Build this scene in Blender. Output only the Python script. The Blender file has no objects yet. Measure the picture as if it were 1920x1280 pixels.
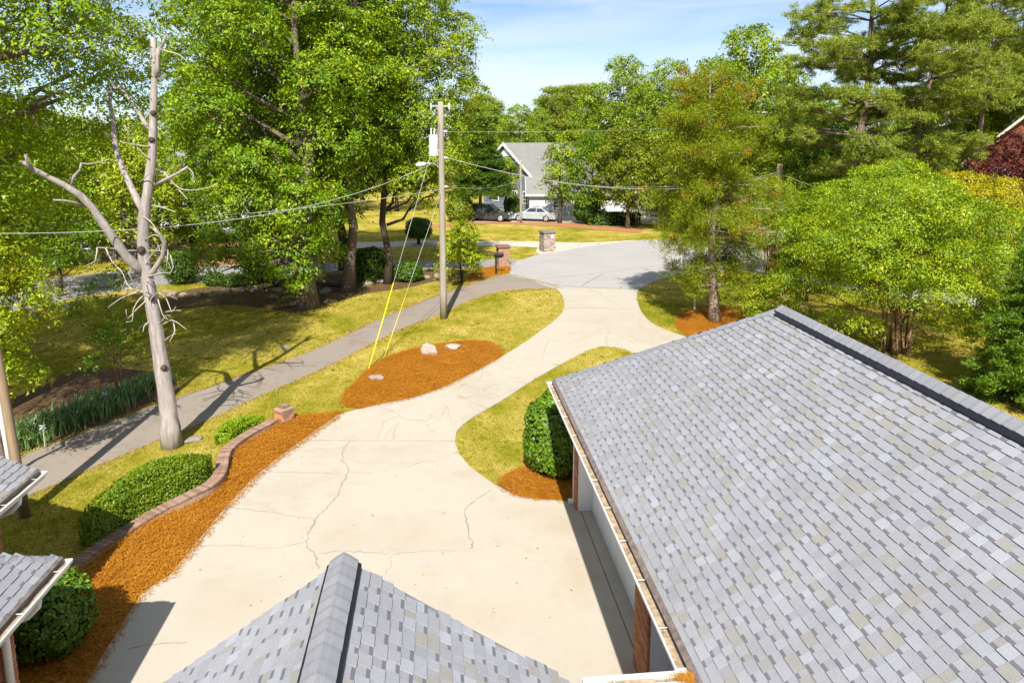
import bpy, bmesh, math, random
import numpy as np
from mathutils import Vector, Matrix, noise

SC = bpy.context.scene
COL = SC.collection

# ------------------------------------------------------------------ camera, sky, sun, exposure
F, TILT, CAM_H = 1378.0, 0.17, 8.2            # focal length in pixels of a 1920 px wide frame
TH = math.atan(TILT)
CV = 260 + F * TILT                           # row of the optical axis
CT, ST = math.cos(TH), math.sin(TH)
cam_d = bpy.data.cameras.new('camera')
cam = bpy.data.objects.new('camera', cam_d)
COL.objects.link(cam)
cam.location = (0, 0, CAM_H)
cam.rotation_euler = (math.pi / 2 - TH, 0, 0)
cam_d.sensor_width = 36
cam_d.lens = 36 * F / 1920
cam_d.shift_y = -(640 - CV) / 1920
cam_d.clip_start = 0.1
cam_d.clip_end = 6000
SC.camera = cam

SUN_DIR = Vector((0.03, 1.0, -0.94)).normalized()
EL = math.asin(-SUN_DIR.z)
AZ = math.atan2(-SUN_DIR.x, -SUN_DIR.y)
w = bpy.data.worlds.new('World')
SC.world = w
w.use_nodes = True
wn, wl = w.node_tree.nodes, w.node_tree.links
bg = wn['Background']
sky = wn.new('ShaderNodeTexSky')
sky.sky_type = 'NISHITA'
sky.sun_disc = False
sky.sun_elevation = EL
sky.sun_rotation = AZ
sky.air_density = 0.7
sky.dust_density = 0.4
sky.ozone_density = 2.0
tc = wn.new('ShaderNodeTexCoord')
mp = wn.new('ShaderNodeMapping')
mp.inputs['Scale'].default_value = (1.6, 1.6, 9.0)
nz = wn.new('ShaderNodeTexNoise')
nz.inputs['Scale'].default_value = 2.2
nz.inputs['Detail'].default_value = 7
nz.inputs['Distortion'].default_value = 0.6
cr = wn.new('ShaderNodeValToRGB')
cr.color_ramp.elements[0].position = 0.33
cr.color_ramp.elements[0].color = (0, 0, 0, 1)
cr.color_ramp.elements[1].position = 0.70
cr.color_ramp.elements[1].color = (0.8, 0.8, 0.8, 1)
mx = wn.new('ShaderNodeMixRGB')
mx.inputs['Color2'].default_value = (6.2, 6.7, 7.3, 1)      # thin high cloud
wl.new(tc.outputs['Generated'], mp.inputs['Vector'])
wl.new(mp.outputs['Vector'], nz.inputs['Vector'])
wl.new(nz.outputs['Fac'], cr.inputs['Fac'])
wl.new(cr.outputs['Color'], mx.inputs['Fac'])
wl.new(sky.outputs['Color'], mx.inputs['Color1'])
wl.new(mx.outputs['Color'], bg.inputs['Color'])
bg.inputs['Strength'].default_value = 0.075

sun_d = bpy.data.lights.new('sun', 'SUN')
sun_d.energy = 4.4
sun_d.angle = math.radians(0.55)
sun_d.color = (1.0, 0.95, 0.86)
sun = bpy.data.objects.new('sun', sun_d)
COL.objects.link(sun)
sun.rotation_euler = SUN_DIR.to_track_quat('-Z', 'Y').to_euler()
sun.location = (0, -20, 40)

vs = SC.view_settings
vs.view_transform = 'Standard'
vs.look = 'None'
vs.exposure = 1.05
vs.gamma = 1
vs.use_curve_mapping = False
cy = SC.cycles
cy.max_bounces = 6
cy.diffuse_bounces = 2
cy.glossy_bounces = 2
cy.transmission_bounces = 3
cy.transparent_max_bounces = 6
cy.caustics_reflective = False
cy.caustics_refractive = False
cy.use_denoising = True

# ------------------------------------------------------------------ helpers
def ray(u, v):
    a, b = u - 960, CV - v
    return np.array([a, F * CT + b * ST, -F * ST + b * CT])
def at(u, v, h=0.0):
    """the point of the level plane z = h seen at pixel (u, v) of the 1920 x 1280 photograph"""
    d = ray(u, v)
    return d * (h - CAM_H) / d[2] + np.array([0, 0, CAM_H])
def atY(u, v, Y):
    d = ray(u, v)
    return d * Y / d[1] + np.array([0, 0, CAM_H])
def hY(v, Y):
    return atY(960, v, Y)[2]
def project(P):
    X, Y, Z = P[0], P[1], P[2] - CAM_H
    ww = Y * CT - Z * ST
    if ww <= 0.1:
        return None
    return 960 + F * X / ww, CV - F * (Y * ST + Z * CT) / ww

def tag(o, label=None, cat=None, group=None, kind=None):
    if label: o['label'] = label
    if cat: o['category'] = cat
    if group: o['group'] = group
    if kind: o['kind'] = kind
    return o
def empty(name, loc=(0, 0, 0), label=None, cat=None, group=None, kind=None):
    o = bpy.data.objects.new(name, None)
    COL.objects.link(o)
    o.location = loc
    o.empty_display_size = 0.2
    o['base'] = 1
    return tag(o, label, cat, group, kind)
def link(name, me, mat=None, parent=None, keep=True):
    """link a mesh given in WORLD coordinates (keep) under its parent without moving it"""
    o = bpy.data.objects.new(name, me)
    COL.objects.link(o)
    if mat is not None and not me.materials:
        for m in (mat if isinstance(mat, (list, tuple)) else [mat]):
            me.materials.append(m)
    if parent is not None:
        o.parent = parent
        if keep:
            o.matrix_parent_inverse = world_of(parent).inverted()
    return o
def world_of(p):
    M = p.matrix_basis.copy()
    q = p
    while q.parent is not None:
        M = q.parent.matrix_basis @ q.matrix_parent_inverse @ M if q.parent.parent is None else q.matrix_parent_inverse @ M
        q = q.parent
    return M

def np_mesh(name, V, Fc, mats=None, midx=None, smooth=False):
    """mesh from numpy arrays; Fc is (n, k) with one k"""
    V = np.asarray(V, np.float32)
    Fc = np.asarray(Fc, np.int32)
    n, k = Fc.shape
    me = bpy.data.meshes.new(name)
    me.vertices.add(len(V))
    me.vertices.foreach_set('co', V.ravel())
    me.loops.add(n * k)
    me.loops.foreach_set('vertex_index', Fc.ravel())
    me.polygons.add(n)
    me.polygons.foreach_set('loop_start', np.arange(0, n * k, k, dtype=np.int32))
    me.polygons.foreach_set('loop_total', np.full(n, k, np.int32))
    if midx is not None:
        me.polygons.foreach_set('material_index', np.asarray(midx, np.int32))
    if smooth:
        me.polygons.foreach_set('use_smooth', np.ones(n, bool))
    me.update(calc_edges=True)
    for m in mats or []:
        me.materials.append(m)
    return me

class MB:
    """collects polygons; build() makes ONE mesh object"""
    def __init__(s): s.v, s.f, s.m = [], [], []
    def poly(s, pts, mi=0):
        b = len(s.v); s.v += [tuple(p) for p in pts]
        s.f.append(tuple(range(b, b + len(pts)))); s.m.append(mi)
    def add(s, V, Fs, mi=0):
        b = len(s.v); s.v += [tuple(p) for p in V]
        for f in Fs: s.f.append(tuple(i + b for i in f)); s.m.append(mi)
    def box(s, O, a, b, c, mi=0):
        """parallelepiped from corner O with edge vectors a, b, c"""
        O, a, b, c = map(np.asarray, (O, a, b, c))
        V = [O, O + a, O + a + b, O + b, O + c, O + a + c, O + a + b + c, O + b + c]
        s.add(V, [(0, 3, 2, 1), (4, 5, 6, 7), (0, 1, 5, 4), (1, 2, 6, 5), (2, 3, 7, 6), (3, 0, 4, 7)], mi)
    def cbox(s, c, size, mi=0, rz=0.0):
        cx, cy_ = math.cos(rz), math.sin(rz)
        a = np.array([cx, cy_, 0]) * size[0]; b = np.array([-cy_, cx, 0]) * size[1]; d = np.array([0, 0, size[2]])
        s.box(np.asarray(c, float) - a / 2 - b / 2 - d / 2, a, b, d, mi)
    def tube(s, pts, rad, n=8, mi=0, cap=True, squash=None):
        pts = [np.asarray(p, float) for p in pts]
        if not hasattr(rad, '__len__'): rad = [rad] * len(pts)
        b = len(s.v)
        ref = None
        for i, p in enumerate(pts):
            d = pts[min(i + 1, len(pts) - 1)] - pts[max(i - 1, 0)]
            d = d / (np.linalg.norm(d) + 1e-9)
            if ref is None:
                ref = np.array([1., 0, 0]) if abs(d[0]) < 0.8 else np.array([0, 1., 0])
            x = ref - d * (ref @ d); x /= np.linalg.norm(x) + 1e-9
            y = np.cross(d, x); ref = x
            for k in range(n):
                t = 2 * math.pi * k / n
                s.v.append(tuple(p + (x * math.cos(t) + y * math.sin(t)) * rad[i]))
        for i in range(len(pts) - 1):
            for k in range(n):
                q = b + i * n; k2 = (k + 1) % n
                s.f.append((q + k, q + k2, q + n + k2, q + n + k)); s.m.append(mi)
        if cap:
            s.f.append(tuple(b + k for k in reversed(range(n)))); s.m.append(mi)
            s.f.append(tuple(b + (len(pts) - 1) * n + k for k in range(n))); s.m.append(mi)
    def mesh(s, name, mats=(), smooth=False):
        me = bpy.data.meshes.new(name)
        me.from_pydata(s.v, [], s.f)
        for m in mats: me.materials.append(m)
        me.polygons.foreach_set('material_index', np.array(s.m, np.int32))
        if smooth: me.polygons.foreach_set('use_smooth', np.ones(len(s.f), bool))
        me.update()
        return me
    def build(s, name, mats, parent=None, smooth=False):
        if not isinstance(mats, (list, tuple)): mats = [mats]
        return link(name, s.mesh(name, mats, smooth), None, parent)

def in_poly(px, py, poly):
    px, py = np.asarray(px), np.asarray(py)
    r = np.zeros(px.shape, bool)
    n = len(poly); j = n - 1
    for i in range(n):
        xi, yi = poly[i][0], poly[i][1]; xj, yj = poly[j][0], poly[j][1]
        c = ((yi > py) != (yj > py)) & (px < (xj - xi) * (py - yi) / (yj - yi + 1e-12) + xi)
        r ^= c; j = i
    return r
def dist_poly(px, py, poly, closed=True):
    d = np.full(np.shape(px), 1e9)
    n = len(poly)
    for i in range(n if closed else n - 1):
        a = np.array(poly[i][:2]); b = np.array(poly[(i + 1) % n][:2]); ab = b - a
        t = np.clip(((px - a[0]) * ab[0] + (py - a[1]) * ab[1]) / (ab @ ab + 1e-12), 0, 1)
        d = np.minimum(d, np.hypot(px - a[0] - t * ab[0], py - a[1] - t * ab[1]))
    return d
def smooth_line(pts, step=0.4, closed=False):
    """Catmull-Rom through points (numpy rows)"""
    P = [np.asarray(p, float) for p in pts]
    out = []
    n = len(P)
    for i in range(n if closed else n - 1):
        p0 = P[(i - 1) % n] if closed or i > 0 else P[0]
        p1, p2 = P[i], P[(i + 1) % n]
        p3 = P[(i + 2) % n] if closed or i + 2 < n else P[-1]
        m = max(1, int(np.linalg.norm(p2 - p1) / step))
        for k in range(m):
            t = k / m
            out.append(0.5 * ((2 * p1) + (-p0 + p2) * t + (2 * p0 - 5 * p1 + 4 * p2 - p3) * t * t + (-p0 + 3 * p1 - 3 * p2 + p3) * t ** 3))
    if not closed: out.append(P[-1])
    return out
def gpoly(px, h=0.0):
    return [at(u, v, 0) + np.array([0, 0, h]) for u, v in px]

# ------------------------------------------------------------------ materials
def new_mat(name):
    m = bpy.data.materials.new(name)
    m.use_nodes = True
    n, l = m.node_tree.nodes, m.node_tree.links
    return m, n, l, n['Principled BSDF']
def ramp(n, stops):
    r = n.new('ShaderNodeValToRGB')
    e = r.color_ramp.elements
    while len(e) < len(stops): e.new(0.5)
    for i, (p, c) in enumerate(stops):
        e[i].position = p
        e[i].color = (*c, 1) if len(c) == 3 else c
    return r
def coords(n, l, scale=(1, 1, 1), kind='Object'):
    if kind == 'World':
        t = n.new('ShaderNodeNewGeometry').outputs['Position']
    else:
        t = n.new('ShaderNodeTexCoord').outputs[kind]
    m = n.new('ShaderNodeMapping')
    m.inputs['Scale'].default_value = scale
    l.new(t, m.inputs['Vector'])
    return m.outputs['Vector']
def noise_tex(n, l, vec, scale, detail=4, rough=0.6, dist=0.0):
    t = n.new('ShaderNodeTexNoise')
    t.inputs['Scale'].default_value = scale
    t.inputs['Detail'].default_value = detail
    t.inputs['Roughness'].default_value = rough
    t.inputs['Distortion'].default_value = dist
    l.new(vec, t.inputs['Vector'])
    return t.outputs['Fac']
def mixc(n, l, fac, a, b, blend='MIX'):
    m = n.new('ShaderNodeMixRGB')
    m.blend_type = blend
    for k, x in (('Fac', fac), ('Color1', a), ('Color2', b)):
        if isinstance(x, (int, float)): m.inputs[k].default_value = x
        elif isinstance(x, tuple): m.inputs[k].default_value = (*x, 1) if len(x) == 3 else x
        else: l.new(x, m.inputs[k])
    return m.outputs['Color']
def bump(n, l, height, strength, dist, bs):
    b = n.new('ShaderNodeBump')
    b.inputs['Strength'].default_value = strength
    b.inputs['Distance'].default_value = dist
    l.new(height, b.inputs['Height'])
    l.new(b.outputs['Normal'], bs.inputs['Normal'])
def simple(name, col, rough=0.6, metal=0.0, var=0.15, scale=6.0, bmp=0.0, spec=0.3, kind='Object'):
    m, n, l, b = new_mat(name)
    v = coords(n, l, kind=kind)
    f = noise_tex(n, l, v, scale, 6, 0.65)
    r = ramp(n, [(0.25, tuple(c * (1 - var) for c in col)), (0.75, tuple(min(1, c * (1 + var)) for c in col))])
    l.new(f, r.inputs['Fac'])
    l.new(r.outputs['Color'], b.inputs['Base Color'])
    b.inputs['Roughness'].default_value = rough
    b.inputs['Metallic'].default_value = metal
    b.inputs['Specular IOR Level'].default_value = spec
    if bmp: bump(n, l, noise_tex(n, l, v, scale * 6, 4), bmp, 0.02, b)
    return m

def leaf_mat(name, stops, trans=0.24, gloss=0.018, tcol=None, big=0.55, bscale=0.75):
    m = bpy.data.materials.new(name)
    m.use_nodes = True
    n, l = m.node_tree.nodes, m.node_tree.links
    n.clear()
    out = n.new('ShaderNodeOutputMaterial')
    g = n.new('ShaderNodeNewGeometry')
    r = ramp(n, stops)
    mixr = n.new('ShaderNodeMath'); mixr.operation = 'ADD'
    vec = coords(n, l, kind='World')
    nf = noise_tex(n, l, vec, bscale, 3, 0.5)
    mm = n.new('ShaderNodeMath'); mm.operation = 'MULTIPLY_ADD'
    mm.inputs[1].default_value = big * 2; mm.inputs[2].default_value = -big
    l.new(nf, mm.inputs[0])
    rs = n.new('ShaderNodeMath'); rs.operation = 'MULTIPLY_ADD'; rs.inputs[1].default_value = 0.62; rs.inputs[2].default_value = 0.19
    l.new(g.outputs['Random Per Island'], rs.inputs[0]); l.new(rs.outputs[0], mixr.inputs[0])
    l.new(mm.outputs[0], mixr.inputs[1])
    l.new(mixr.outputs[0], r.inputs['Fac'])
    d = n.new('ShaderNodeBsdfDiffuse'); t = n.new('ShaderNodeBsdfTranslucent')
    l.new(r.outputs['Color'], d.inputs['Color'])
    tm = mixc(n, l, 0.65, r.outputs['Color'], tcol or (0.42, 0.44, 0.008))
    l.new(tm, t.inputs['Color'])
    ms = n.new('ShaderNodeMixShader'); ms.inputs[0].default_value = trans
    l.new(d.outputs[0], ms.inputs[1]); l.new(t.outputs[0], ms.inputs[2])
    gl = n.new('ShaderNodeBsdfGlossy'); gl.inputs['Roughness'].default_value = 0.45
    gl.inputs['Color'].default_value = (0.9, 0.95, 1, 1)
    m2 = n.new('ShaderNodeMixShader'); m2.inputs[0].default_value = gloss
    l.new(ms.outputs[0], m2.inputs[1]); l.new(gl.outputs[0], m2.inputs[2])
    l.new(m2.outputs[0], out.inputs['Surface'])
    return m

M = {}
M['leaf_bright'] = leaf_mat('leaf_bright', [(0.0, (0.045, 0.105, 0.005)), (0.4, (0.145, 0.245, 0.006)), (0.75, (0.30, 0.375, 0.007)), (1.0, (0.46, 0.45, 0.012))])
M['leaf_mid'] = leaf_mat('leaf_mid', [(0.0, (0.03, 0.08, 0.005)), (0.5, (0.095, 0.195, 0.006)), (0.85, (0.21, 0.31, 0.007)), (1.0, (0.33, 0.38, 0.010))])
M['leaf_maple'] = leaf_mat('leaf_maple', [(0.0, (0.035, 0.095, 0.005)), (0.45, (0.125, 0.24, 0.005)), (0.8, (0.28, 0.375, 0.006)), (1.0, (0.45, 0.45, 0.010))])
M['leaf_yellow'] = leaf_mat('leaf_yellow', [(0.0, (0.10, 0.18, 0.006)), (0.45, (0.22, 0.31, 0.007)), (0.8, (0.36, 0.40, 0.009)), (1.0, (0.46, 0.37, 0.014))], tcol=(0.5, 0.5, 0.012))
M['leaf_lemon'] = leaf_mat('leaf_lemon', [(0.0, (0.07, 0.16, 0.006)), (0.4, (0.17, 0.29, 0.007)), (0.75, (0.30, 0.385, 0.008)), (1.0, (0.42, 0.42, 0.014))], tcol=(0.45, 0.5, 0.01))
M['leaf_gold'] = leaf_mat('leaf_gold', [(0.0, (0.16, 0.19, 0.006)), (0.5, (0.33, 0.31, 0.008)), (1.0, (0.48, 0.37, 0.014))], tcol=(0.5, 0.42, 0.012))
M['leaf_far'] = leaf_mat('leaf_far', [(0.0, (0.09, 0.16, 0.016)), (0.5, (0.18, 0.27, 0.016)), (1.0, (0.30, 0.36, 0.022))])
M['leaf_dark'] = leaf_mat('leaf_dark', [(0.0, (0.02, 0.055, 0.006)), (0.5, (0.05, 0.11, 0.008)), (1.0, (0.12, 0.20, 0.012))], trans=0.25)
M['leaf_olive'] = leaf_mat('leaf_olive', [(0.0, (0.07, 0.11, 0.006)), (0.5, (0.15, 0.20, 0.007)), (1.0, (0.26, 0.28, 0.012))])
M['leaf_red'] = leaf_mat('leaf_red', [(0.0, (0.025, 0.004, 0.006)), (0.6, (0.075, 0.013, 0.014)), (1.0, (0.15, 0.03, 0.025))], tcol=(0.14, 0.012, 0.012))
M['leaf_box'] = leaf_mat('leaf_box', [(0.0, (0.04, 0.085, 0.005)), (0.5, (0.13, 0.225, 0.006)), (0.85, (0.23, 0.31, 0.009)), (1.0, (0.34, 0.36, 0.03))], trans=0.22, gloss=0.025, bscale=2.0, big=0.2)
M['leaf_lime'] = leaf_mat('leaf_lime', [(0.0, (0.13, 0.24, 0.006)), (0.5, (0.22, 0.35, 0.007)), (1.0, (0.31, 0.40, 0.012))], trans=0.25, gloss=0.02, bscale=2.0, big=0.15)
M['leaf_shrub'] = leaf_mat('leaf_shrub', [(0.0, (0.03, 0.085, 0.005)), (0.5, (0.085, 0.175, 0.006)), (0.9, (0.18, 0.27, 0.008)), (1.0, (0.30, 0.35, 0.02))], trans=0.2, gloss=0.03, bscale=2.0, big=0.15)
M['leaf_iris'] = leaf_mat('leaf_iris', [(0.0, (0.05, 0.125, 0.03)), (0.5, (0.10, 0.21, 0.05)), (1.0, (0.22, 0.31, 0.08))], trans=0.25, gloss=0.07)
M['needle'] = leaf_mat('needle', [(0.0, (0.10, 0.16, 0.014)), (0.5, (0.225, 0.295, 0.026)), (1.0, (0.39, 0.42, 0.055))], trans=0.3, gloss=0.02, tcol=(0.32, 0.32, 0.03), bscale=0.6)
M['cedar'] = leaf_mat('cedar', [(0.0, (0.06, 0.115, 0.005)), (0.45, (0.165, 0.24, 0.006)), (0.8, (0.29, 0.33, 0.008)), (1.0, (0.40, 0.34, 0.012))], trans=0.35, tcol=(0.42, 0.34, 0.01), big=0.3, bscale=0.7)
M['cedar_rust'] = leaf_mat('cedar_rust', [(0.0, (0.19, 0.085, 0.01)), (0.5, (0.34, 0.14, 0.012)), (1.0, (0.45, 0.24, 0.03))], trans=0.3, tcol=(0.4, 0.18, 0.01))
M['grass_blade'] = leaf_mat('grass_blade', [(0.0, (0.10, 0.14, 0.008)), (0.4, (0.20, 0.20, 0.014)), (0.75, (0.34, 0.275, 0.045)), (1.0, (0.46, 0.36, 0.10))], trans=0.25, gloss=0.0, tcol=(0.4, 0.36, 0.02), big=0.40, bscale=0.28)
M['straw'] = leaf_mat('straw', [(0.0, (0.19, 0.062, 0.007)), (0.4, (0.42, 0.155, 0.012)), (0.8, (0.60, 0.285, 0.028)), (1.0, (0.72, 0.46, 0.12))], trans=0.1, gloss=0.03, tcol=(0.35, 0.1, 0.01), big=0.28, bscale=1.1)

def bark(name, dark, light, sc=5.0, stretch=0.25, bmp=0.6):
    m, n, l, b = new_mat(name)
    v = coords(n, l, (1, 1, stretch))
    f = noise_tex(n, l, v, sc * 3, 7, 0.7, 0.4)
    r = ramp(n, [(0.3, dark), (0.62, light)])
    l.new(f, r.inputs['Fac'])
    l.new(mixc(n, l, noise_tex(n, l, coords(n, l), 1.3, 4), r.outputs['Color'], tuple(c * 0.7 for c in light)), b.inputs['Base Color'])
    b.inputs['Roughness'].default_value = 0.9
    b.inputs['Specular IOR Level'].default_value = 0.15
    bump(n, l, f, bmp, 0.03, b)
    return m
M['bark'] = bark('bark', (0.05, 0.038, 0.028), (0.21, 0.16, 0.125))
M['bark_dark'] = bark('bark_dark', (0.025, 0.018, 0.013), (0.10, 0.075, 0.055))
M['bark_pale'] = bark('bark_pale', (0.085, 0.07, 0.06), (0.45, 0.40, 0.37), 2.6, 0.22, 1.0)
M['bark_myrtle'] = bark('bark_myrtle', (0.09, 0.05, 0.025), (0.30, 0.19, 0.10))
M['bark_pine'] = bark('bark_pine', (0.06, 0.042, 0.03), (0.26, 0.19, 0.145), 3.0)
M['bark_cedar'] = bark('bark_cedar', (0.15, 0.10, 0.07), (0.42, 0.34, 0.27), 5.0, 0.1)
M['pole_wood'] = bark('pole_wood', (0.17, 0.145, 0.115), (0.38, 0.335, 0.27), 6.0, 0.06, 0.4)
M['pole_brown'] = bark('pole_brown', (0.16, 0.105, 0.06), (0.36, 0.26, 0.165), 6.0, 0.06, 0.4)

def grass_mat():
    m, n, l, b = new_mat('grass')
    v = coords(n, l, kind='World')
    big = noise_tex(n, l, v, 0.22, 5, 0.65, 0.8)
    mid = noise_tex(n, l, coords(n, l, (1, 0.6, 1), 'World'), 1.5, 6, 0.7)
    fine = noise_tex(n, l, coords(n, l, (1, 0.6, 1), 'World'), 22, 6, 0.75)
    r1 = ramp(n, [(0.32, (0.115, 0.145, 0.008)), (0.42, (0.215, 0.21, 0.014)), (0.50, (0.345, 0.285, 0.045)), (0.62, (0.52, 0.39, 0.115))])
    l.new(mixc(n, l, 0.38, big, mid), r1.inputs['Fac'])
    r2 = ramp(n, [(0.25, (0.55, 0.58, 0.5)), (0.7, (1.2, 1.18, 1.12))])
    l.new(fine, r2.inputs['Fac'])
    l.new(mixc(n, l, 1.0, r1.outputs['Color'], r2.outputs['Color'], 'MULTIPLY'), b.inputs['Base Color'])
    b.inputs['Roughness'].default_value = 0.95
    b.inputs['Specular IOR Level'].default_value = 0.05
    bump(n, l, fine, 0.7, 0.04, b)
    return m
M['grass'] = grass_mat()
def straw_bed_mat():
    m, n, l, b = new_mat('straw_bed')
    v = coords(n, l, kind='World')
    f = noise_tex(n, l, coords(n, l, (1, 2.4, 1), 'World'), 16, 8, 0.8, 1.5)
    f2 = noise_tex(n, l, v, 1.2, 4)
    r = ramp(n, [(0.3, (0.13, 0.042, 0.006)), (0.5, (0.37, 0.135, 0.011)), (0.72, (0.55, 0.24, 0.024))])
    l.new(mixc(n, l, 0.3, f, f2), r.inputs['Fac'])
    l.new(r.outputs['Color'], b.inputs['Base Color'])
    b.inputs['Roughness'].default_value = 0.95
    b.inputs['Specular IOR Level'].default_value = 0.05
    bump(n, l, f, 0.9, 0.05, b)
    return m
M['straw_bed'] = straw_bed_mat()
M['mulch'] = simple('mulch', (0.10, 0.055, 0.025), 0.95, var=0.5, scale=6, bmp=0.6, kind='World')
M['bank'] = simple('bank', (0.36, 0.17, 0.07), 0.95, var=0.4, scale=3, bmp=0.5, kind='World')
def concrete_mat(name, base, stain, dark, sc=1.0, spots=()):
    m, n, l, b = new_mat(name)
    v = coords(n, l, kind='World')
    big = noise_tex(n, l, v, 0.25 * sc, 6, 0.6, 0.4)
    mid = noise_tex(n, l, v, 1.7 * sc, 7, 0.7, 0.3)
    fine = noise_tex(n, l, v, 90, 3, 0.8)
    r = ramp(n, [(0.28, stain), (0.5, base), (0.75, tuple(min(1, c * 1.06) for c in base))])
    l.new(mixc(n, l, 0.5, big, mid), r.inputs['Fac'])
    vo = n.new('ShaderNodeTexVoronoi'); vo.inputs['Scale'].default_value = 1.1
    l.new(v, vo.inputs['Vector'])
    sp = ramp(n, [(0.0, (1, 1, 1)), (0.035, (0, 0, 0))])
    l.new(vo.outputs['Distance'], sp.inputs['Fac'])
    c1 = mixc(n, l, sp.outputs['Color'], r.outputs['Color'], dark)
    for (px_, py_, rx_, ry_, amt) in spots:                       # old tan stains left by tyres and standing water
        ps = n.new('ShaderNodeNewGeometry').outputs['Position']
        mp_ = n.new('ShaderNodeMapping'); mp_.vector_type = 'TEXTURE'
        mp_.inputs['Location'].default_value = (px_, py_, 0); mp_.inputs['Scale'].default_value = (rx_, ry_, 4)
        l.new(ps, mp_.inputs['Vector'])
        gr = n.new('ShaderNodeTexGradient'); gr.gradient_type = 'SPHERICAL'
        l.new(mp_.outputs['Vector'], gr.inputs['Vector'])
        mu = n.new('ShaderNodeMath'); mu.operation = 'MULTIPLY'
        l.new(gr.outputs['Fac'], mu.inputs[0]); l.new(mid, mu.inputs[1])
        rr_ = ramp(n, [(0.05, (0, 0, 0)), (0.6, (amt * 0.6,) * 3)]); l.new(mu.outputs[0], rr_.inputs['Fac'])
        c1 = mixc(n, l, rr_.outputs['Color'], c1, (stain[0] * 0.98, stain[1] * 0.92, stain[2] * 0.80))
    r2 = ramp(n, [(0.3, (0.86, 0.86, 0.86)), (0.65, (1.05, 1.05, 1.05))])
    l.new(fine, r2.inputs['Fac'])
    l.new(mixc(n, l, 1.0, c1, r2.outputs['Color'], 'MULTIPLY'), b.inputs['Base Color'])
    b.inputs['Roughness'].default_value = 0.9
    b.inputs['Specular IOR Level'].default_value = 0.2
    bump(n, l, fine, 0.15, 0.004, b)
    return m
M['concrete'] = concrete_mat('concrete', (0.435, 0.392, 0.325), (0.375, 0.315, 0.24), (0.33, 0.27, 0.18), 1.0, [(at(u, v)[0], at(u, v)[1], a, b, c) for u, v, a, b, c in ((1060, 985, 0.9, 0.7, 0.9), (1085, 1080, 0.45, 1.3, 0.9), (985, 960, 1.2, 0.5, 0.7), (870, 890, 0.5, 0.4, 0.9), (640, 1000, 0.7, 1.6, 0.6), (780, 1000, 1.4, 1.0, 0.5), (450, 1130, 1.2, 1.3, 0.6), (900, 1150, 1.6, 0.8, 0.5), (850, 720, 1.6, 1.0, 0.6), (1120, 600, 2.2, 1.4, 0.5))])
M['concrete_far'] = concrete_mat('concrete_far', (0.50, 0.46, 0.40), (0.44, 0.38, 0.31), (0.3, 0.25, 0.2))
M['asphalt'] = concrete_mat('asphalt', (0.36, 0.345, 0.335), (0.315, 0.295, 0.28), (0.27, 0.25, 0.23))
M['asphalt_path'] = concrete_mat('asphalt_path', (0.265, 0.225, 0.188), (0.185, 0.155, 0.128), (0.36, 0.30, 0.22), 2.2)
M['asphalt_lane'] = concrete_mat('asphalt_lane', (0.27, 0.265, 0.27), (0.22, 0.21, 0.21), (0.15, 0.14, 0.13))
M['crack'] = simple('crack', (0.31, 0.205, 0.12), 1.0, var=0.4, scale=3, kind='World')
M['crack_dark'] = simple('crack_dark', (0.17, 0.12, 0.08), 1.0, var=0.4, scale=3, kind='World')

def shingle_mat(name, col):
    m, n, l, b = new_mat(name)
    v = coords(n, l, kind='World')
    f = noise_tex(n, l, v, 140, 3, 0.85)
    g = noise_tex(n, l, v, 1.1, 4, 0.6)
    r = ramp(n, [(0.3, tuple(c * 0.68 for c in col)), (0.7, tuple(c * 1.24 for c in col))])
    l.new(f, r.inputs['Fac'])
    r2 = ramp(n, [(0.3, (0.92, 0.92, 0.92)), (0.7, (1.07, 1.07, 1.07))])
    l.new(g, r2.inputs['Fac'])
    l.new(mixc(n, l, 1.0, r.outputs['Color'], r2.outputs['Color'], 'MULTIPLY'), b.inputs['Base Color'])
    b.inputs['Roughness'].default_value = 0.92
    b.inputs['Specular IOR Level'].default_value = 0.15
    bump(n, l, f, 0.35, 0.006, b)
    return m
SH_COLS = [(0.275, 0.278, 0.303), (0.293, 0.298, 0.326), (0.258, 0.26, 0.282), (0.262, 0.255, 0.238), (0.318, 0.325, 0.355), (0.28, 0.281, 0.298)]
SH = [shingle_mat('shingle_tint', c) for c in SH_COLS]
M['sh_dark'] = shingle_mat('shingle_dark_print_and_edge_shade', (0.140, 0.140, 0.160))  # printed dark band; on the front edges it paints the course shadow
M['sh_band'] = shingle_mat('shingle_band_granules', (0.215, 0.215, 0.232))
M['roof_deck'] = shingle_mat('roof_deck', (0.20, 0.20, 0.215))
M['cap'] = shingle_mat('cap_shingle', (0.235, 0.24, 0.262))
M['cap2'] = shingle_mat('cap_shingle_light', (0.255, 0.26, 0.28))
M['vent'] = simple('vent_black', (0.012, 0.012, 0.02), 0.5, var=0.3)
M['white'] = simple('white_paint', (0.78, 0.78, 0.76), 0.4, var=0.05, scale=3)
M['door_white'] = simple('door_white', (0.70, 0.71, 0.72), 0.45, var=0.04, scale=2)
M['gutter_dirt'] = simple('gutter_dirt', (0.36, 0.27, 0.18), 0.95, var=0.6, scale=14, bmp=0.5, kind='World')
M['drip'] = simple('drip_edge', (0.17, 0.135, 0.12), 0.8, var=0.6, scale=9, kind='World')
M['brick1'] = simple('brick_a', (0.42, 0.17, 0.085), 0.9, var=0.25, scale=20, bmp=0.3)
M['brick2'] = simple('brick_b', (0.47, 0.215, 0.11), 0.9, var=0.25, scale=20, bmp=0.3)
M['brick3'] = simple('brick_c', (0.34, 0.125, 0.065), 0.9, var=0.25, scale=20, bmp=0.3)
M['cap_brick1'] = simple('cap_brick_a', (0.255, 0.16, 0.115), 0.95, var=0.3, scale=14, bmp=0.3)
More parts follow.
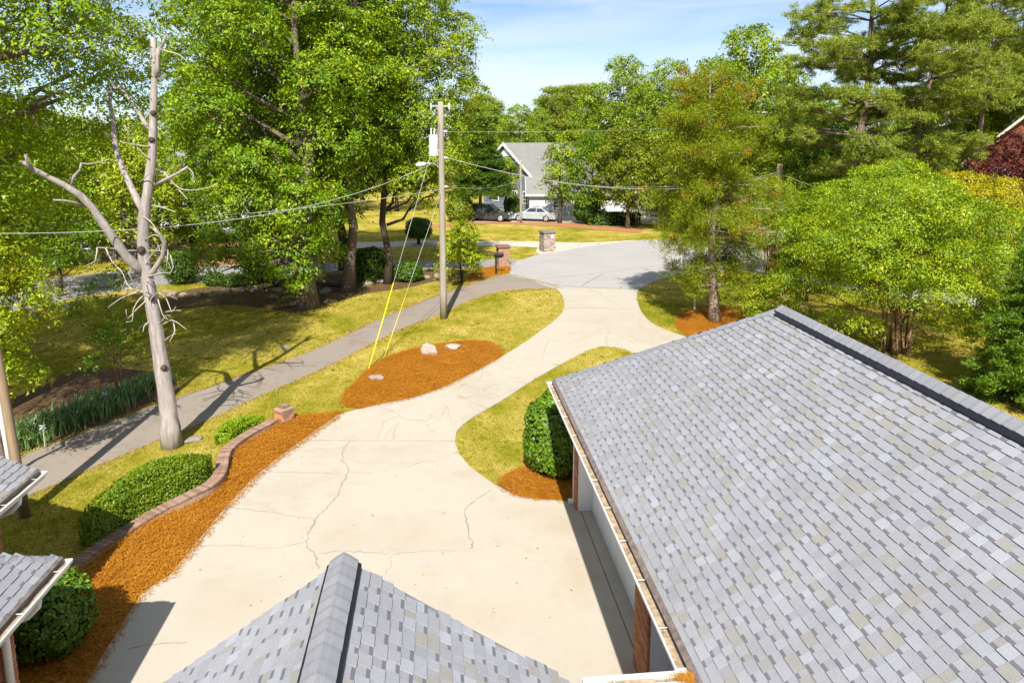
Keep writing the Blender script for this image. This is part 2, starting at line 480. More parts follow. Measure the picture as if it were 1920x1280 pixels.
M['cap_brick2'] = simple('cap_brick_b', (0.30, 0.20, 0.15), 0.95, var=0.3, scale=14, bmp=0.3)
M['cap_brick3'] = simple('cap_brick_c', (0.205, 0.125, 0.09), 0.95, var=0.3, scale=14, bmp=0.3)
M['mortar'] = simple('mortar', (0.38, 0.27, 0.20), 0.95, var=0.2, scale=10)
M['stone'] = bark('stone', (0.19, 0.15, 0.115), (0.46, 0.40, 0.34), 3.0, 1.0, 0.8)
M['stone_grey'] = bark('stone_grey', (0.12, 0.10, 0.085), (0.34, 0.29, 0.245), 3.0, 1.0, 0.6)
M['pole_tan'] = bark('pole_tan', (0.24, 0.15, 0.07), (0.50, 0.35, 0.18), 6.0, 0.06, 0.4)
M['black'] = simple('black_paint', (0.015, 0.016, 0.018), 0.35, var=0.2)
M['steel'] = simple('galvanised', (0.45, 0.46, 0.47), 0.45, 0.4, var=0.1)
M['transformer'] = simple('transformer_grey', (0.62, 0.64, 0.66), 0.4, var=0.05)
M['yellow'] = simple('yellow_guard', (0.72, 0.60, 0.02), 0.5, var=0.08)
M['wire'] = simple('wire_grey', (0.40, 0.40, 0.40), 0.5, var=0.15)
M['insulator'] = simple('insulator', (0.50, 0.50, 0.53), 0.25, var=0.1)
M['lantern'] = simple('lantern_brass', (0.28, 0.17, 0.05), 0.4, 0.5, var=0.3)
M['blue_siding'] = simple('blue_siding', (0.145, 0.175, 0.215), 0.7, var=0.1, scale=3)
M['white_siding'] = simple('white_siding', (0.62, 0.62, 0.63), 0.7, var=0.08, scale=3)
M['grey_roof'] = shingle_mat('grey_roof', (0.225, 0.22, 0.21))
M['dark_roof'] = shingle_mat('dark_roof', (0.20, 0.195, 0.19))
M['dark_siding'] = simple('dark_siding', (0.16, 0.14, 0.12), 0.8, var=0.15, scale=3)
def glass_mat():
    m, n, l, b = new_mat('window_glass')
    b.inputs['Base Color'].default_value = (0.03, 0.04, 0.05, 1)
    b.inputs['Roughness'].default_value = 0.06
    b.inputs['Specular IOR Level'].default_value = 0.8
    return m
M['glass'] = glass_mat()
def car_paint(name, col):
    m, n, l, b = new_mat(name)
    b.inputs['Base Color'].default_value = (*col, 1)
    b.inputs['Metallic'].default_value = 0.3
    b.inputs['Roughness'].default_value = 0.25
    b.inputs['Coat Weight'].default_value = 0.6
    return m
M['car_silver'] = car_paint('car_silver', (0.42, 0.47, 0.52))
M['car_dark'] = car_paint('car_dark', (0.05, 0.055, 0.07))
M['car_white'] = car_paint('car_white', (0.65, 0.68, 0.72))
M['tyre'] = simple('tyre', (0.018, 0.018, 0.018), 0.9)
M['rim'] = simple('rim', (0.5, 0.5, 0.52), 0.35, 0.6)
M['lamp_red'] = simple('lamp_red', (0.35, 0.02, 0.02), 0.25)
M['lamp_clear'] = simple('lamp_clear', (0.75, 0.75, 0.75), 0.2)
M['core'] = simple('shrub_core', (0.012, 0.022, 0.006), 1.0, var=0.3)  # near-black fill colour, the shade inside hedges and shrubs painted in
M['twig'] = simple('twig', (0.36, 0.31, 0.27), 0.95, var=0.25, scale=4)
M['twig_brown'] = simple('twig_brown', (0.24, 0.16, 0.11), 0.95, var=0.25, scale=4)
M['iris_flower'] = simple('iris_flower', (0.62, 0.60, 0.78), 0.6)

#@@GROUND
# ------------------------------------------------------------------ the ground and what is laid on it
def sheet(name, pts, z, mat, kind='structure', parent=None, smoothed=True, step=0.5):
    """flat sheet from world points (closed outline)"""
    P = smooth_line([p[:2] for p in pts], step, True) if smoothed else [p[:2] for p in pts]
    bm = bmesh.new()
    vv = [bm.verts.new((p[0], p[1], z)) for p in P]
    f = bm.faces.new(vv)
    if f.normal.z < 0: f.normal_flip()
    bm.normal_update()
    bmesh.ops.triangulate(bm, faces=bm.faces[:])
    for f in bm.faces:
        if f.normal.z < 0: f.normal_flip()
    me = bpy.data.meshes.new(name)
    bm.to_mesh(me); bm.free()
    o = link(name, me, mat, parent)
    if kind: o['kind'] = kind
    return o

g = MB()
g.poly([(-3000, -300, 0), (3000, -300, 0), (3000, 4500, 0), (-3000, 4500, 0)])
tag(g.build('lawn', M['grass']), kind='structure')

DRIVE_L = [(1042, 541), (1052, 552), (1057, 565), (1057, 580), (1049, 593), (1034, 606), (1010, 624), (980, 645), (942, 669), (905, 690), (868, 709), (825, 729), (775, 746), (720, 757),
           (690, 764), (658, 772), (632, 780), (605, 799), (570, 824), (537, 848), (505, 872), (487, 886), (468, 905), (440, 935), (420, 955), (400, 980), (375, 1010), (350, 1042), (318, 1080),
           (290, 1098), (268, 1112), (245, 1145), (217, 1192), (190, 1235), (160, 1285), (110, 1400), (60, 1500)]
DRIVE_R = [(1080, 947), (1062, 938), (1040, 936), (1000, 934), (962, 926), (930, 911), (903, 893), (879, 874), (861, 852), (853, 830),
           (856, 810), (870, 795), (900, 775), (935, 755), (965, 736), (1000, 713), (1040, 690), (1075, 671), (1105, 656), (1130, 649), (1150, 650), (1170, 655), (1190, 663), (1260, 700), (1400, 740),
           (1460, 690), (1380, 655), (1330, 642), (1286, 632), (1245, 618), (1222, 606), (1206, 590), (1197, 572), (1194, 556), (1198, 543)]

AX = np.array([-140, F / CT, 0]); AX /= np.linalg.norm(AX)       # the house axis, away from the camera
PR = np.array([AX[1], -AX[0], 0])                                 # across it, to the right
UP = np.array([0, 0, 1.0])
EAVE = 2.9
GC = at(1037, 712, EAVE)                                          # far left eave corner of the garage
def gp(t, k, z):                                                  # garage coordinates: t towards the camera, k to the right
    return np.array([GC[0], GC[1], 0]) - AX * t + PR * k + UP * z

drive_poly = smooth_line([p[:2] for p in gpoly(DRIVE_L)], 0.4) + [gp(14, 1.2, 0)[:2], gp(0.42, 1.2, 0)[:2], gp(0.30, 0.60, 0)[:2]] + smooth_line([p[:2] for p in gpoly(DRIVE_R)], 0.4)
drv = empty('driveway', (0, 15, 0), kind='structure')
def slab(name, cuts, z0=-0.15, z1=0.03):
    """the part of the driveway outline on the kept side of every cut line, as a slab with real edges"""
    bm = bmesh.new()
    f = bm.faces.new([bm.verts.new((p[0], p[1], z1)) for p in drive_poly])
    bm.normal_update()
    if f.normal.z < 0: f.normal_flip()
    bmesh.ops.triangulate(bm, faces=bm.faces[:])
    for co, no in cuts:
        geo = bm.verts[:] + bm.edges[:] + bm.faces[:]
        bmesh.ops.bisect_plane(bm, geom=geo, plane_co=co, plane_no=no, clear_outer=True)
    r = bmesh.ops.extrude_face_region(bm, geom=bm.faces[:])
    for v in r['geom']:
        if isinstance(v, bmesh.types.BMVert): v.co.z = z0
    bmesh.ops.recalc_face_normals(bm, faces=bm.faces[:])
    me = bpy.data.meshes.new(name)
    bm.to_mesh(me); bm.free()
    return link(name, me, M['concrete'], drv)
def cutline(u1, v1, u2, v2, gap):
    a, b = at(u1, v1), at(u2, v2)
    d = (b - a) / np.linalg.norm(b - a)
    nrm = np.array([-d[1], d[0], 0])
    if nrm[1] < 0: nrm = -nrm                                     # points away from the camera
    return a, nrm, gap
j1 = cutline(575, 827, 853, 828, 0.009)
j2 = cutline(1060, 578, 1200, 580, 0.011)
ap, apn = gp(0, 0.56, 0), PR
near = lambda j: (tuple(j[0] - j[1] * j[2]), tuple(j[1]))
far = lambda j: (tuple(j[0] + j[1] * j[2]), tuple(-j[1]))
slab('concrete_slab', [far(j2)])
slab('concrete_slab', [near(j2), far(j1)])
slab('concrete_slab', [near(j1), (tuple(ap - apn * 0.006), tuple(apn))])
bmx = MB()
bmx.box(gp(0.35, 0.572, -0.1), -AX * 14, PR * 0.75, UP * 0.132)
bmx.build('garage_apron', M['concrete'], drv)

STREET = [(958, 516), (958, 497), (972, 489), (988, 484), (1012, 477), (1050, 471), (1100, 462), (1190, 451), (1260, 450), (1350, 452), (1430, 470), (1500, 492), (1600, 514), (1750, 535), (1920, 553), (2300, 600),
          (2300, 640), (1920, 588), (1800, 570), (1650, 551), (1520, 531), (1440, 517), (1380, 510), (1320, 512), (1255, 520), (1215, 532), (1198, 543), (1120, 542), (1042, 541), (1000, 527)]
sheet('street', gpoly(STREET), 0.012, M['asphalt'])
PATH = [(1048, 541), (1000, 541), (940, 546), (900, 556), (865, 570), (830, 587), (800, 599), (760, 614), (700, 643), (640, 674), (590, 698), (540, 720), (490, 741), (440, 764), (400, 783), (360, 801),
        (300, 824), (250, 845), (200, 866), (150, 889), (100, 911), (50, 931), (-60, 978), (-250, 1060), (-250, 965), (-60, 897), (45, 853), (100, 832), (170, 806), (230, 783), (290, 760), (340, 743), (390, 727),
        (440, 709), (500, 689), (560, 668), (600, 651), (650, 628), (700, 604), (760, 578), (800, 562), (840, 548), (880, 534), (915, 523), (945, 516), (958, 515), (1000, 526)]
path_pts = gpoly(PATH)
sheet('path', path_pts, 0.008, M['asphalt_path'])
LANE = [(960, 486), (900, 488), (840, 489), (760, 490), (690, 490), (600, 494), (500, 496), (400, 498), (300, 502), (200, 510), (100, 522), (0, 535), (-250, 560), (-250, 640), (60, 578), (150, 558), (230, 545), (320, 533),
        (420, 527), (500, 520), (600, 512), (690, 508), (780, 505), (850, 503), (920, 501), (962, 498)]
sheet('lane', gpoly(LANE), 0.016, M['asphalt_lane'])
FARDRIVE = [(560, 456), (700, 454), (790, 452), (860, 451), (900, 452), (1000, 453), (1100, 455), (1192, 451), (1100, 463), (1050, 472), (1012, 477), (1005, 470), (1000, 464), (900, 461), (840, 460), (770, 462), (560, 468)]
sheet('far_driveway', gpoly(FARDRIVE), 0.02, M['concrete_far'])
sheet('parking_pad', gpoly([(850, 403), (860, 402), (1040, 402), (1260, 404), (1330, 415), (1190, 420), (1040, 417), (960, 417), (860, 417), (850, 420)]), 0.012, M['concrete_far'])
sheet('gravel_drive', gpoly([(330, 452), (440, 445), (470, 452), (500, 470), (520, 498), (360, 502), (330, 480)]), 0.008, M['bank'])

# pine straw beds
WALL_PX = [(533, 778), (515, 784), (497, 794), (470, 808), (446, 823), (429, 838), (419, 858), (415, 880), (405, 898), (385, 914), (345, 933), (300, 951), (258, 972), (215, 998), (170, 1028), (125, 1062), (85, 1096), (50, 1130)]
wall_line = smooth_line([at(u, v, 0.18)[:2] for u, v in WALL_PX], 0.05)
BED_A = [(640, 772), (600, 776), (545, 780)] + WALL_PX[1:] + [(-40, 1180), (-60, 1300), (60, 1420), (120, 1400), (166, 1285), (196, 1235), (222, 1192), (250, 1145), (272, 1114), (292, 1100), (322, 1084), (354, 1046), (379, 1014), (404, 984),
        (425, 959), (445, 939), (473, 909), (492, 890), (510, 876), (541, 852), (574, 828), (609, 803), (636, 784)]
BED_B = [(638, 755), (648, 735), (680, 702), (705, 681), (740, 664), (790, 650), (840, 642), (880, 638), (915, 640), (935, 649), (943, 660), (936, 672), (905, 691), (868, 711), (825, 731), (775, 748), (720, 759), (680, 766), (650, 764)]
BED_C = [(934, 909), (945, 892), (985, 874), (1090, 862), (1086, 945), (1064, 941), (1040, 939), (1000, 937), (962, 929)]
BED_D = [(1266, 606), (1273, 590), (1300, 578), (1340, 573), (1400, 585), (1420, 640), (1330, 645), (1292, 632), (1270, 617)]
BED_MAIL = [(872, 522), (895, 508), (925, 499), (948, 497), (958, 502), (953, 511), (930, 517), (900, 525), (880, 530)]
BED_FAR = [(780, 424), (880, 417), (960, 416), (1040, 417), (1100, 421), (1192, 427), (1198, 437), (1130, 432), (1040, 425), (960, 421), (880, 421), (780, 430)]
BED_IRIS = [(10, 852), (60, 842), (170, 803), (290, 757), (335, 736), (320, 706), (270, 696), (180, 690), (80, 715), (0, 760), (-80, 800), (-80, 890)]
BED_TREES = [(300, 580), (330, 548), (450, 532), (600, 516), (760, 508), (870, 506), (860, 516), (760, 540), (700, 548), (640, 562), (560, 585), (450, 572), (380, 575)]
BANK_R = [(1440, 478), (1520, 482), (1640, 495), (1760, 512), (1920, 530), (2300, 570), (2300, 600), (1920, 553), (1750, 534), (1600, 513), (1500, 491)]
beds = {}
for nm, px, mt in (('pine_straw_bed', BED_A, 'straw_bed'), ('pine_straw_bed', BED_B, 'straw_bed'), ('pine_straw_bed', BED_C, 'straw_bed'), ('pine_straw_bed', BED_D, 'straw_bed'), ('pine_straw_bed', BED_MAIL, 'straw_bed'),
                   ('pine_straw_bed', BED_FAR, 'bank'), ('mulch_bed', BED_IRIS, 'mulch'), ('mulch_bed', BED_TREES, 'mulch'), ('straw_bank', BANK_R, 'bank')):
    P = gpoly(px)
    beds[px[0]] = smooth_line([p[:2] for p in P], 0.4, True)
    sheet(nm, P, 0.018 if px is not BED_C else 0.034, M[mt])

# loose needles lying over the beds, straying a little past the edges
def needles(polys, per_m2, seed, z, spread, L=(0.10, 0.24), wd=0.006):
    rng = np.random.default_rng(seed)
    VV = []
    for poly, wgt in polys:
        A = np.array(poly)
        lo, hi = A.min(0) - spread, A.max(0) + spread
        n = int((hi - lo).prod() * per_m2 * wgt)
        x, y = rng.uniform(lo[0], hi[0], n), rng.uniform(lo[1], hi[1], n)
        ins = in_poly(x, y, poly); d = dist_poly(x, y, poly)
        keep = ins | (d < spread * rng.random(n) ** 2.5)
        x, y, d = x[keep], y[keep], np.where(ins, d, 0)[keep]
        n = len(x)
        ang = rng.uniform(0, 2 * np.pi, n); ln = rng.uniform(*L, n)
        mound = np.minimum(d, 0.3) * 0.20
        z0 = z + mound * rng.random(n) + rng.uniform(0, 0.015, n)
        dz = rng.normal(0, 0.02, n)
        dx, dy = np.cos(ang), np.sin(ang)
        wv = wd * rng.uniform(0.7, 1.5, n)
        a = np.stack([x - dx * ln / 2, y - dy * ln / 2, z0], 1)
        b = np.stack([x + dx * ln / 2, y + dy * ln / 2, np.maximum(z0 + dz, z)], 1)
        m = (a + b) / 2 + np.stack([-dy * ln * 0.12, dx * ln * 0.12, np.full(n, 0.012)], 1)
        s = np.stack([-dy * wv, dx * wv, np.zeros(n)], 1)
        VV.append(np.stack([a, m - s, b, m + s], 1))
    V = np.concatenate(VV).reshape(-1, 3)
    return np_mesh('pine_straw', V, np.arange(len(V)).reshape(-1, 4))
nd = needles([(beds[BED_A[0]], 1.0), (beds[BED_B[0]], 0.9), (beds[BED_C[0]], 1.2), (beds[BED_D[0]], 0.6), (beds[BED_MAIL[0]], 0.4)], 1100, 3, 0.03, 0.16, (0.07, 0.19), 0.0042)
tag(link('pine_straw', nd, M['straw']), 'loose orange pine needles over the planting beds', 'pine straw', kind='stuff')

# cracks and thin joints traced on the concrete
CRACKS = [
    ('j', [(577, 827), (660, 827.5), (760, 828), (852, 828)]), ('j', [(1062, 578), (1130, 579), (1199, 580)]),
    ('w', [(655, 828), (645, 845), (643, 865), (653, 883), (640, 913), (630, 935), (606, 960), (591, 975), (581, 1000), (574, 1022), (589, 1040), (597, 1068)]),
    ('n', [(655, 886), (672, 888), (700, 889)]), ('n', [(435, 953), (500, 961), (555, 971), (591, 974)]), ('n', [(385, 1025), (450, 1025), (510, 1030), (550, 1023), (574, 1020)]),
    ('w', [(921, 922), (895, 938), (871, 957), (874, 975), (879, 992), (879, 1008), (888, 1018), (881, 1031)]),
    ('n', [(858, 1034), (800, 1035), (736, 1043), (732, 1060), (722, 1082)]), ('n', [(597, 1040), (640, 1035), (730, 1040)]), ('n', [(500, 886), (560, 887), (640, 890)]),
    ('n', [(712, 764), (742, 776), (762, 788), (800, 790)]), ('n', [(706, 826), (716, 804), (722, 790), (745, 782)]), ('n', [(736, 826), (742, 806), (746, 792)]),
    ('n', [(795, 795), (815, 775), (836, 763), (845, 790)]), ('n', [(838, 764), (820, 790), (800, 800), (812, 812)]), ('n', [(838, 709), (868, 722), (905, 733), (930, 744)]), ('n', [(880, 716), (868, 722), (858, 736)]),
    ('n', [(898, 690), (912, 697), (918, 706)]), ('n', [(905, 690), (904, 705), (892, 717)]), ('n', [(930, 722), (905, 733), (875, 748), (856, 745)]), ('n', [(860, 742), (890, 757), (915, 767)]),
    ('n', [(984, 641), (1010, 632), (1030, 637), (1050, 641)]), ('n', [(1028, 640), (1020, 660), (1015, 690)]), ('n', [(1040, 603), (1090, 602), (1121, 606), (1136, 613), (1141, 625), (1136, 640), (1140, 648)]),
    ('n', [(1152, 580), (1140, 592), (1122, 606)]), ('n', [(1138, 614), (1170, 620), (1208, 620), (1238, 612)]), ('n', [(1120, 550), (1140, 562), (1170, 576)]), ('n', [(720, 828), (728, 812), (740, 800)]),
    ('n', [(1085, 996), (1108, 994)]), ('n', [(1143, 1118), (1166, 1114)]), ('d', [(957, 516), (990, 524), (1040, 534), (1120, 540), (1197, 542)]), ('d', [(1090, 536), (1110, 525), (1133, 514)]), ('d', [(1156, 546), (1166, 538)]),
    ('n', [(815, 865), (790, 868), (760, 880)]), ('n', [(350, 1208), (300, 1210), (240, 1218)]),
]
CRACKS += [('p', [(125, 842), (155, 854), (178, 860), (196, 864)]), ('p', [(440, 700), (470, 709), (505, 723), (522, 728)]), ('p', [(636, 636), (670, 640), (700, 643)])]
rng = random.Random(5)
for kind_, px in CRACKS:
    pts = smooth_line([at(u, v) for u, v in px], 0.07)
    wdt = {'w': 0.036, 'n': 0.013, 'd': 0.06, 'j': 0.03, 'p': 0.05}[kind_]
    z = {'d': 0.018, 'p': 0.013}.get(kind_, 0.034)
    mb = MB(); prev = None
    for i, p in enumerate(pts):
        d = pts[min(i + 1, len(pts) - 1)] - pts[max(i - 1, 0)]
        s = np.array([-d[1], d[0], 0]) / (np.linalg.norm(d) + 1e-9)
        q = p + s * rng.gauss(0, 0.018 if kind_ in 'wn' else 0.003); h = wdt * rng.uniform(0.25, 1.0) / 2
        cur = ((q[0] - s[0] * h, q[1] - s[1] * h, z), (q[0] + s[0] * h, q[1] + s[1] * h, z))
        if prev: mb.poly([prev[0], cur[0], cur[1], prev[1]])
        prev = cur
    if kind_ == 'p': tag(mb.build('path_joint', M['bank']), kind='structure')
    elif kind_ == 'd': tag(mb.build('road_crack', M['crack_dark']), kind='structure')
    else: mb.build('crack', M['crack'] if kind_ == 'w' else M['crack_dark'] if rng.random() < 0.3 else M['crack'], drv)

# grass blades standing in the near lawns
def grass_blades(n, seed):
    rng = np.random.default_rng(seed)
    no = [drive_poly, [p[:2] for p in path_pts]] + [beds[k[0]] for k in (BED_A, BED_B, BED_C, BED_D, BED_IRIS)]
    u, v = rng.uniform(-60, 1980, n * 3), 430 + (1290 - 430) * rng.random(n * 3) ** 1.3
    D = np.stack([u - 960, F * CT + (CV - v) * ST, -F * ST + (CV - v) * CT], 1)
    P = D * (-CAM_H / D[:, 2:3])
    x, y = P[:, 0], P[:, 1]
    ok = (y < 62)
    for q in no: ok &= ~(in_poly(x, y, q) & (dist_poly(x, y, q) > 0.02 + 0.10 * rng.random(len(x)) ** 2))
    st = smooth_line([p[:2] for p in gpoly(STREET)], 1.5, True); ok &= ~in_poly(x, y, st)
    gx = (x - GC[0]) * PR[0] + (y - GC[1]) * PR[1]; gt = -((x - GC[0]) * AX[0] + (y - GC[1]) * AX[1])
    ok &= ~((gx > 0.4) & (gx < 6.6) & (gt > 0.3))
    x, y = x[ok][:n], y[ok][:n]; n = len(x)
    tl = np.ones(n)
    k = rng.choice(n, 900, False)                                 # taller tufts and weeds
    for q in range(16):
        x = np.append(x, x[k] + rng.normal(0, 0.05, 900)); y = np.append(y, y[k] + rng.normal(0, 0.05, 900)); tl = np.append(tl, rng.uniform(1.3, 2.6, 900))
    n = len(x)
    sc = np.clip(y / 18, 0.8, 2.2)
    h = rng.uniform(0.02, 0.05, n) * np.sqrt(sc) * tl; wd = rng.uniform(0.006, 0.011, n) * sc
    a = rng.uniform(0, 2 * np.pi, n); lx, ly = rng.normal(0, 0.6, n) * h, rng.normal(0, 0.6, n) * h
    z = np.zeros(n)
    V = np.stack([np.stack([x - np.cos(a) * wd, y - np.sin(a) * wd, z], 1), np.stack([x + np.cos(a) * wd, y + np.sin(a) * wd, z], 1), np.stack([x + lx, y + ly, h], 1)], 1).reshape(-1, 3)
    return np_mesh('grass_blades', V, np.arange(len(V)).reshape(-1, 3))
tag(link('grass_blades', grass_blades(300000, 8), M['grass_blade']), 'short yellow green grass blades of the lawns', 'grass', kind='stuff')

# dry tan grass along the path edges
rn = np.random.default_rng(18)
pl_ = np.array([p[:2] for p in smooth_line(path_pts, 0.3, True)])
sg = np.roll(pl_, -1, 0) - pl_; Ls = np.linalg.norm(sg, axis=1)
nn = 26000
ix = rn.choice(len(pl_), nn, p=Ls / Ls.sum()); q = pl_[ix] + sg[ix] * rn.random((nn, 1))
o2 = np.stack([sg[ix][:, 1], -sg[ix][:, 0]], 1); o2 /= np.linalg.norm(o2, axis=1, keepdims=True) + 1e-9
q = q + o2 * rn.normal(0, 0.13, (nn, 1)); ins = in_poly(q[:, 0], q[:, 1], [p for p in pl_]); dd_ = dist_poly(q[:, 0], q[:, 1], [p for p in pl_])
q = q[(~ins | (dd_ < 0.05)) & ~in_poly(q[:, 0], q[:, 1], drive_poly)]; nn = len(q)
a = rn.uniform(0, 6.28, nn); hh = rn.uniform(0.02, 0.05, nn); sc_ = np.clip(q[:, 1] / 18, 0.8, 2.2) * 0.010
zz = np.zeros(nn); lean2 = rn.normal(0, 0.9, (nn, 2)) * hh[:, None]
V = np.stack([np.stack([q[:, 0] - np.cos(a) * sc_, q[:, 1] - np.sin(a) * sc_, zz], 1), np.stack([q[:, 0] + np.cos(a) * sc_, q[:, 1] + np.sin(a) * sc_, zz], 1), np.stack([q[:, 0] + lean2[:, 0], q[:, 1] + lean2[:, 1], hh], 1)], 1).reshape(-1, 3)
M['dry_grass'] = leaf_mat('dry_grass', [(0.0, (0.26, 0.18, 0.05)), (0.5, (0.42, 0.30, 0.09)), (1.0, (0.55, 0.42, 0.16))], trans=0.2, gloss=0.0, tcol=(0.45, 0.35, 0.1))
tag(link('dry_grass', np_mesh('dry_grass', V, np.arange(len(V)).reshape(-1, 3)), M['dry_grass']), 'dry tan grass fringe along both edges of the path', 'grass', kind='stuff')

#@@BUILDINGS
# ------------------------------------------------------------------ shingled roofs
EXP = 0.120
_sh_cache = {}
def shingle_mesh(wi, tint, tooth):
    """one laminated tab, x along the course, y up the slope, z off the deck"""
    key = (wi, tint, tooth)
    if key in _sh_cache: return _sh_cache[key]
    wd, e = SH_W[wi] - 0.004, EXP * 1.06
    t0 = 0.0175 if tooth else 0.0085
    mb = MB()
    if tooth:
        ys = [(0, t0), (e, 0.004)]; mis = [0]
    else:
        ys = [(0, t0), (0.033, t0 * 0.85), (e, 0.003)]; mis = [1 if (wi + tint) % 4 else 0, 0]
    for i in range(len(ys) - 1):
        (y0, z0), (y1, z1) = ys[i], ys[i + 1]
        mb.poly([(0, y0, z0), (wd, y0, z0), (wd, y1, z1), (0, y1, z1)], mis[i])
    y1, z1 = ys[-1]
    mb.poly([(0, 0, 0), (wd, 0, 0), (wd, 0, t0), (0, 0, t0)], 1)  # front edge coloured dark to draw the shadow line under each course
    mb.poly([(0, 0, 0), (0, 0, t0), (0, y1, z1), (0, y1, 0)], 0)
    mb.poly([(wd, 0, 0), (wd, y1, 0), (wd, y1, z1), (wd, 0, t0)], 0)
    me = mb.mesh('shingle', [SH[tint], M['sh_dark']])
    _sh_cache[key] = me
    return me
SH_W = [0.075, 0.105, 0.135, 0.165, 0.21]
def shingle_field(parent, O, a, b, t0, t1, ncourse, seed, limit, name='shingle'):
    """lay courses from eave point O along a (unit), up the slope b (unit); t0(s), t1(s) bound a course"""
    rng = random.Random(seed)
    n = np.cross(a, b)
    tabs = []
    for c in range(ncourse):
        s = c * EXP
        x, hi = t0(s + EXP / 2), t1(s + EXP / 2)
        x += 0
        tooth = rng.random() < 0.5
        while x < hi - 0.05:
            wi = rng.choice([1, 2, 2, 3, 3, 4]) if tooth else rng.choice([0, 0, 1, 1, 2])
            if x + SH_W[wi] > hi + 0.06: wi = 0
            tint = rng.choices(range(6), [5, 4.2, 2.4, 2.3, 1.5, 4])[0]
            P = O + a * x + b * s
            q = project(P + b * 0.07)
            vis = q is not None and -60 < q[0] < 1980 and -20 < q[1] < 1340
            size = SH_W[wi] / np.linalg.norm(P - np.array([0, 0, CAM_H])) ** 1.0
            tabs.append((vis, size if vis else 0, P, wi, tint, tooth))
            x += SH_W[wi]
            tooth = not tooth
    order = sorted(range(len(tabs)), key=lambda i: -tabs[i][1])
    single = set(i for i in order[:limit] if tabs[i][0])
    R = Matrix(((a[0], b[0], n[0]), (a[1], b[1], n[1]), (a[2], b[2], n[2]))).to_4x4()
    inv = world_of(parent).inverted()
    rest = MB()
    B = np.stack([a, b, n])
    for i, (vis, sz, P, wi, tint, tooth) in enumerate(tabs):
        me = shingle_mesh(wi, tint, tooth)
        if i in single:
            o = bpy.data.objects.new(name, me)
            COL.objects.link(o)
            o.parent = parent
            o.matrix_parent_inverse = inv
            o.matrix_basis = Matrix.Translation(Vector(P)) @ R
        else:
            V = np.array([v.co[:] for v in me.vertices]) @ B + P
            b0 = len(rest.v)
            rest.v += [tuple(p) for p in V]
            for f in me.polygons:
                rest.f.append(tuple(k + b0 for k in f.vertices))
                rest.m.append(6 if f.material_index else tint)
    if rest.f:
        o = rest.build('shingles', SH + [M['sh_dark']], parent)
        o['kind'] = 'stuff'

def cap_row(parent, P0, P1, s1, s2, wid, exp, lift, seed, name='ridge_cap', thick=0.012):
    """overlapping bent cap shingles from P0 to P1; s1, s2 = unit directions down the two slopes"""
    rng = random.Random(seed)
    d = np.asarray(P1) - np.asarray(P0); L = np.linalg.norm(d); d = d / L
    up = -(s1 + s2); up /= np.linalg.norm(up)
    k = int(L / exp)
    for i in range(k):
        A = P0 + d * (i * exp) + up * (lift + thick)
        Bq = A + d * exp * 1.05 - up * thick * 0.7
        mb = MB()
        ww = wid * rng.uniform(0.98, 1.02)
        prof = lambda Q: [Q + s1 * ww, Q + s1 * ww * 0.45 + up * 0.004, Q + s1 * 0.035 + up * 0.001, Q - up * 0.0, Q + s2 * 0.035 + up * 0.001, Q + s2 * ww * 0.45 + up * 0.004, Q + s2 * ww]
        pa, pb = prof(A), prof(Bq)
        for j in range(6):
            pm0, pm1 = pa[j] + (pb[j] - pa[j]) * 0.24, pa[j + 1] + (pb[j + 1] - pa[j + 1]) * 0.24
            mb.poly([pa[j], pa[j + 1], pm1, pm0], 2)
            mb.poly([pm0, pm1, pb[j + 1], pb[j]], 0)
            mb.poly([pa[j] - up * thick, pa[j + 1] - up * thick, pa[j + 1], pa[j]], 1)
        for j in (0, 6):
            mb.poly([pa[j], pb[j], pb[j] - up * thick, pa[j] - up * thick], 1)
        mb.build(name, [M['cap'] if rng.random() < 0.6 else M['cap2'], M['sh_dark'], M['sh_band']], parent)

def gutter(parent, P0, P1, out, width=0.15, depth=0.12, hang=0.9, endcap=(True, True)):
    """open K-style gutter along P0-P1 (top of its back edge); out = unit horizontal vector away from the wall"""
    d = np.asarray(P1) - np.asarray(P0); L = np.linalg.norm(d); d /= L
    mb = MB()
    prof = [(0, 0), (0, -depth), (width * 0.62, -depth), (width * 0.72, -depth * 0.72), (width * 0.98, -depth * 0.35), (width, 0.0), (width - 0.016, 0.004)]
    rows = [[P0 + out * x + UP * z + d * t for x, z in prof] for t in (0, L)]
    for j in range(len(prof) - 1):
        mb.poly([rows[0][j], rows[0][j + 1], rows[1][j + 1], rows[1][j]])
    for q, r in zip(endcap, rows):
        if q: mb.poly(r[:6])
    gt = mb.build('gutter', M['white'], parent)
    db = MB()
    rg = random.Random(int(L * 1000))
    m = max(2, int(L / 0.18))
    zs = [-0.045 - 0.025 * rg.random() for _ in range(m + 1)]
    for i in range(m):
        a0, a1 = P0 + d * (L * i / m), P0 + d * (L * (i + 1) / m)
        db.poly([a0 + out * 0.004 + UP * (zs[i] + 0.012), a0 + out * (width * 0.9) + UP * zs[i], a1 + out * (width * 0.9) + UP * zs[i + 1], a1 + out * 0.004 + UP * (zs[i + 1] + 0.012)])
    db.build('gutter_debris', M['gutter_dirt'], gt)
    t = 0.3
    while t < L:
        hb = MB()
        hb.box(P0 + d * t + UP * -0.004 + out * 0.002, d * 0.010, out * (width - 0.01), UP * 0.004)
        hb.build('gutter_hanger', M['white'], gt)
        t += hang
    return gt

def down(slope_dir, pitch):
    v = slope_dir / np.linalg.norm(slope_dir) - UP * pitch
    return v / np.linalg.norm(v)
PITCH = 0.68

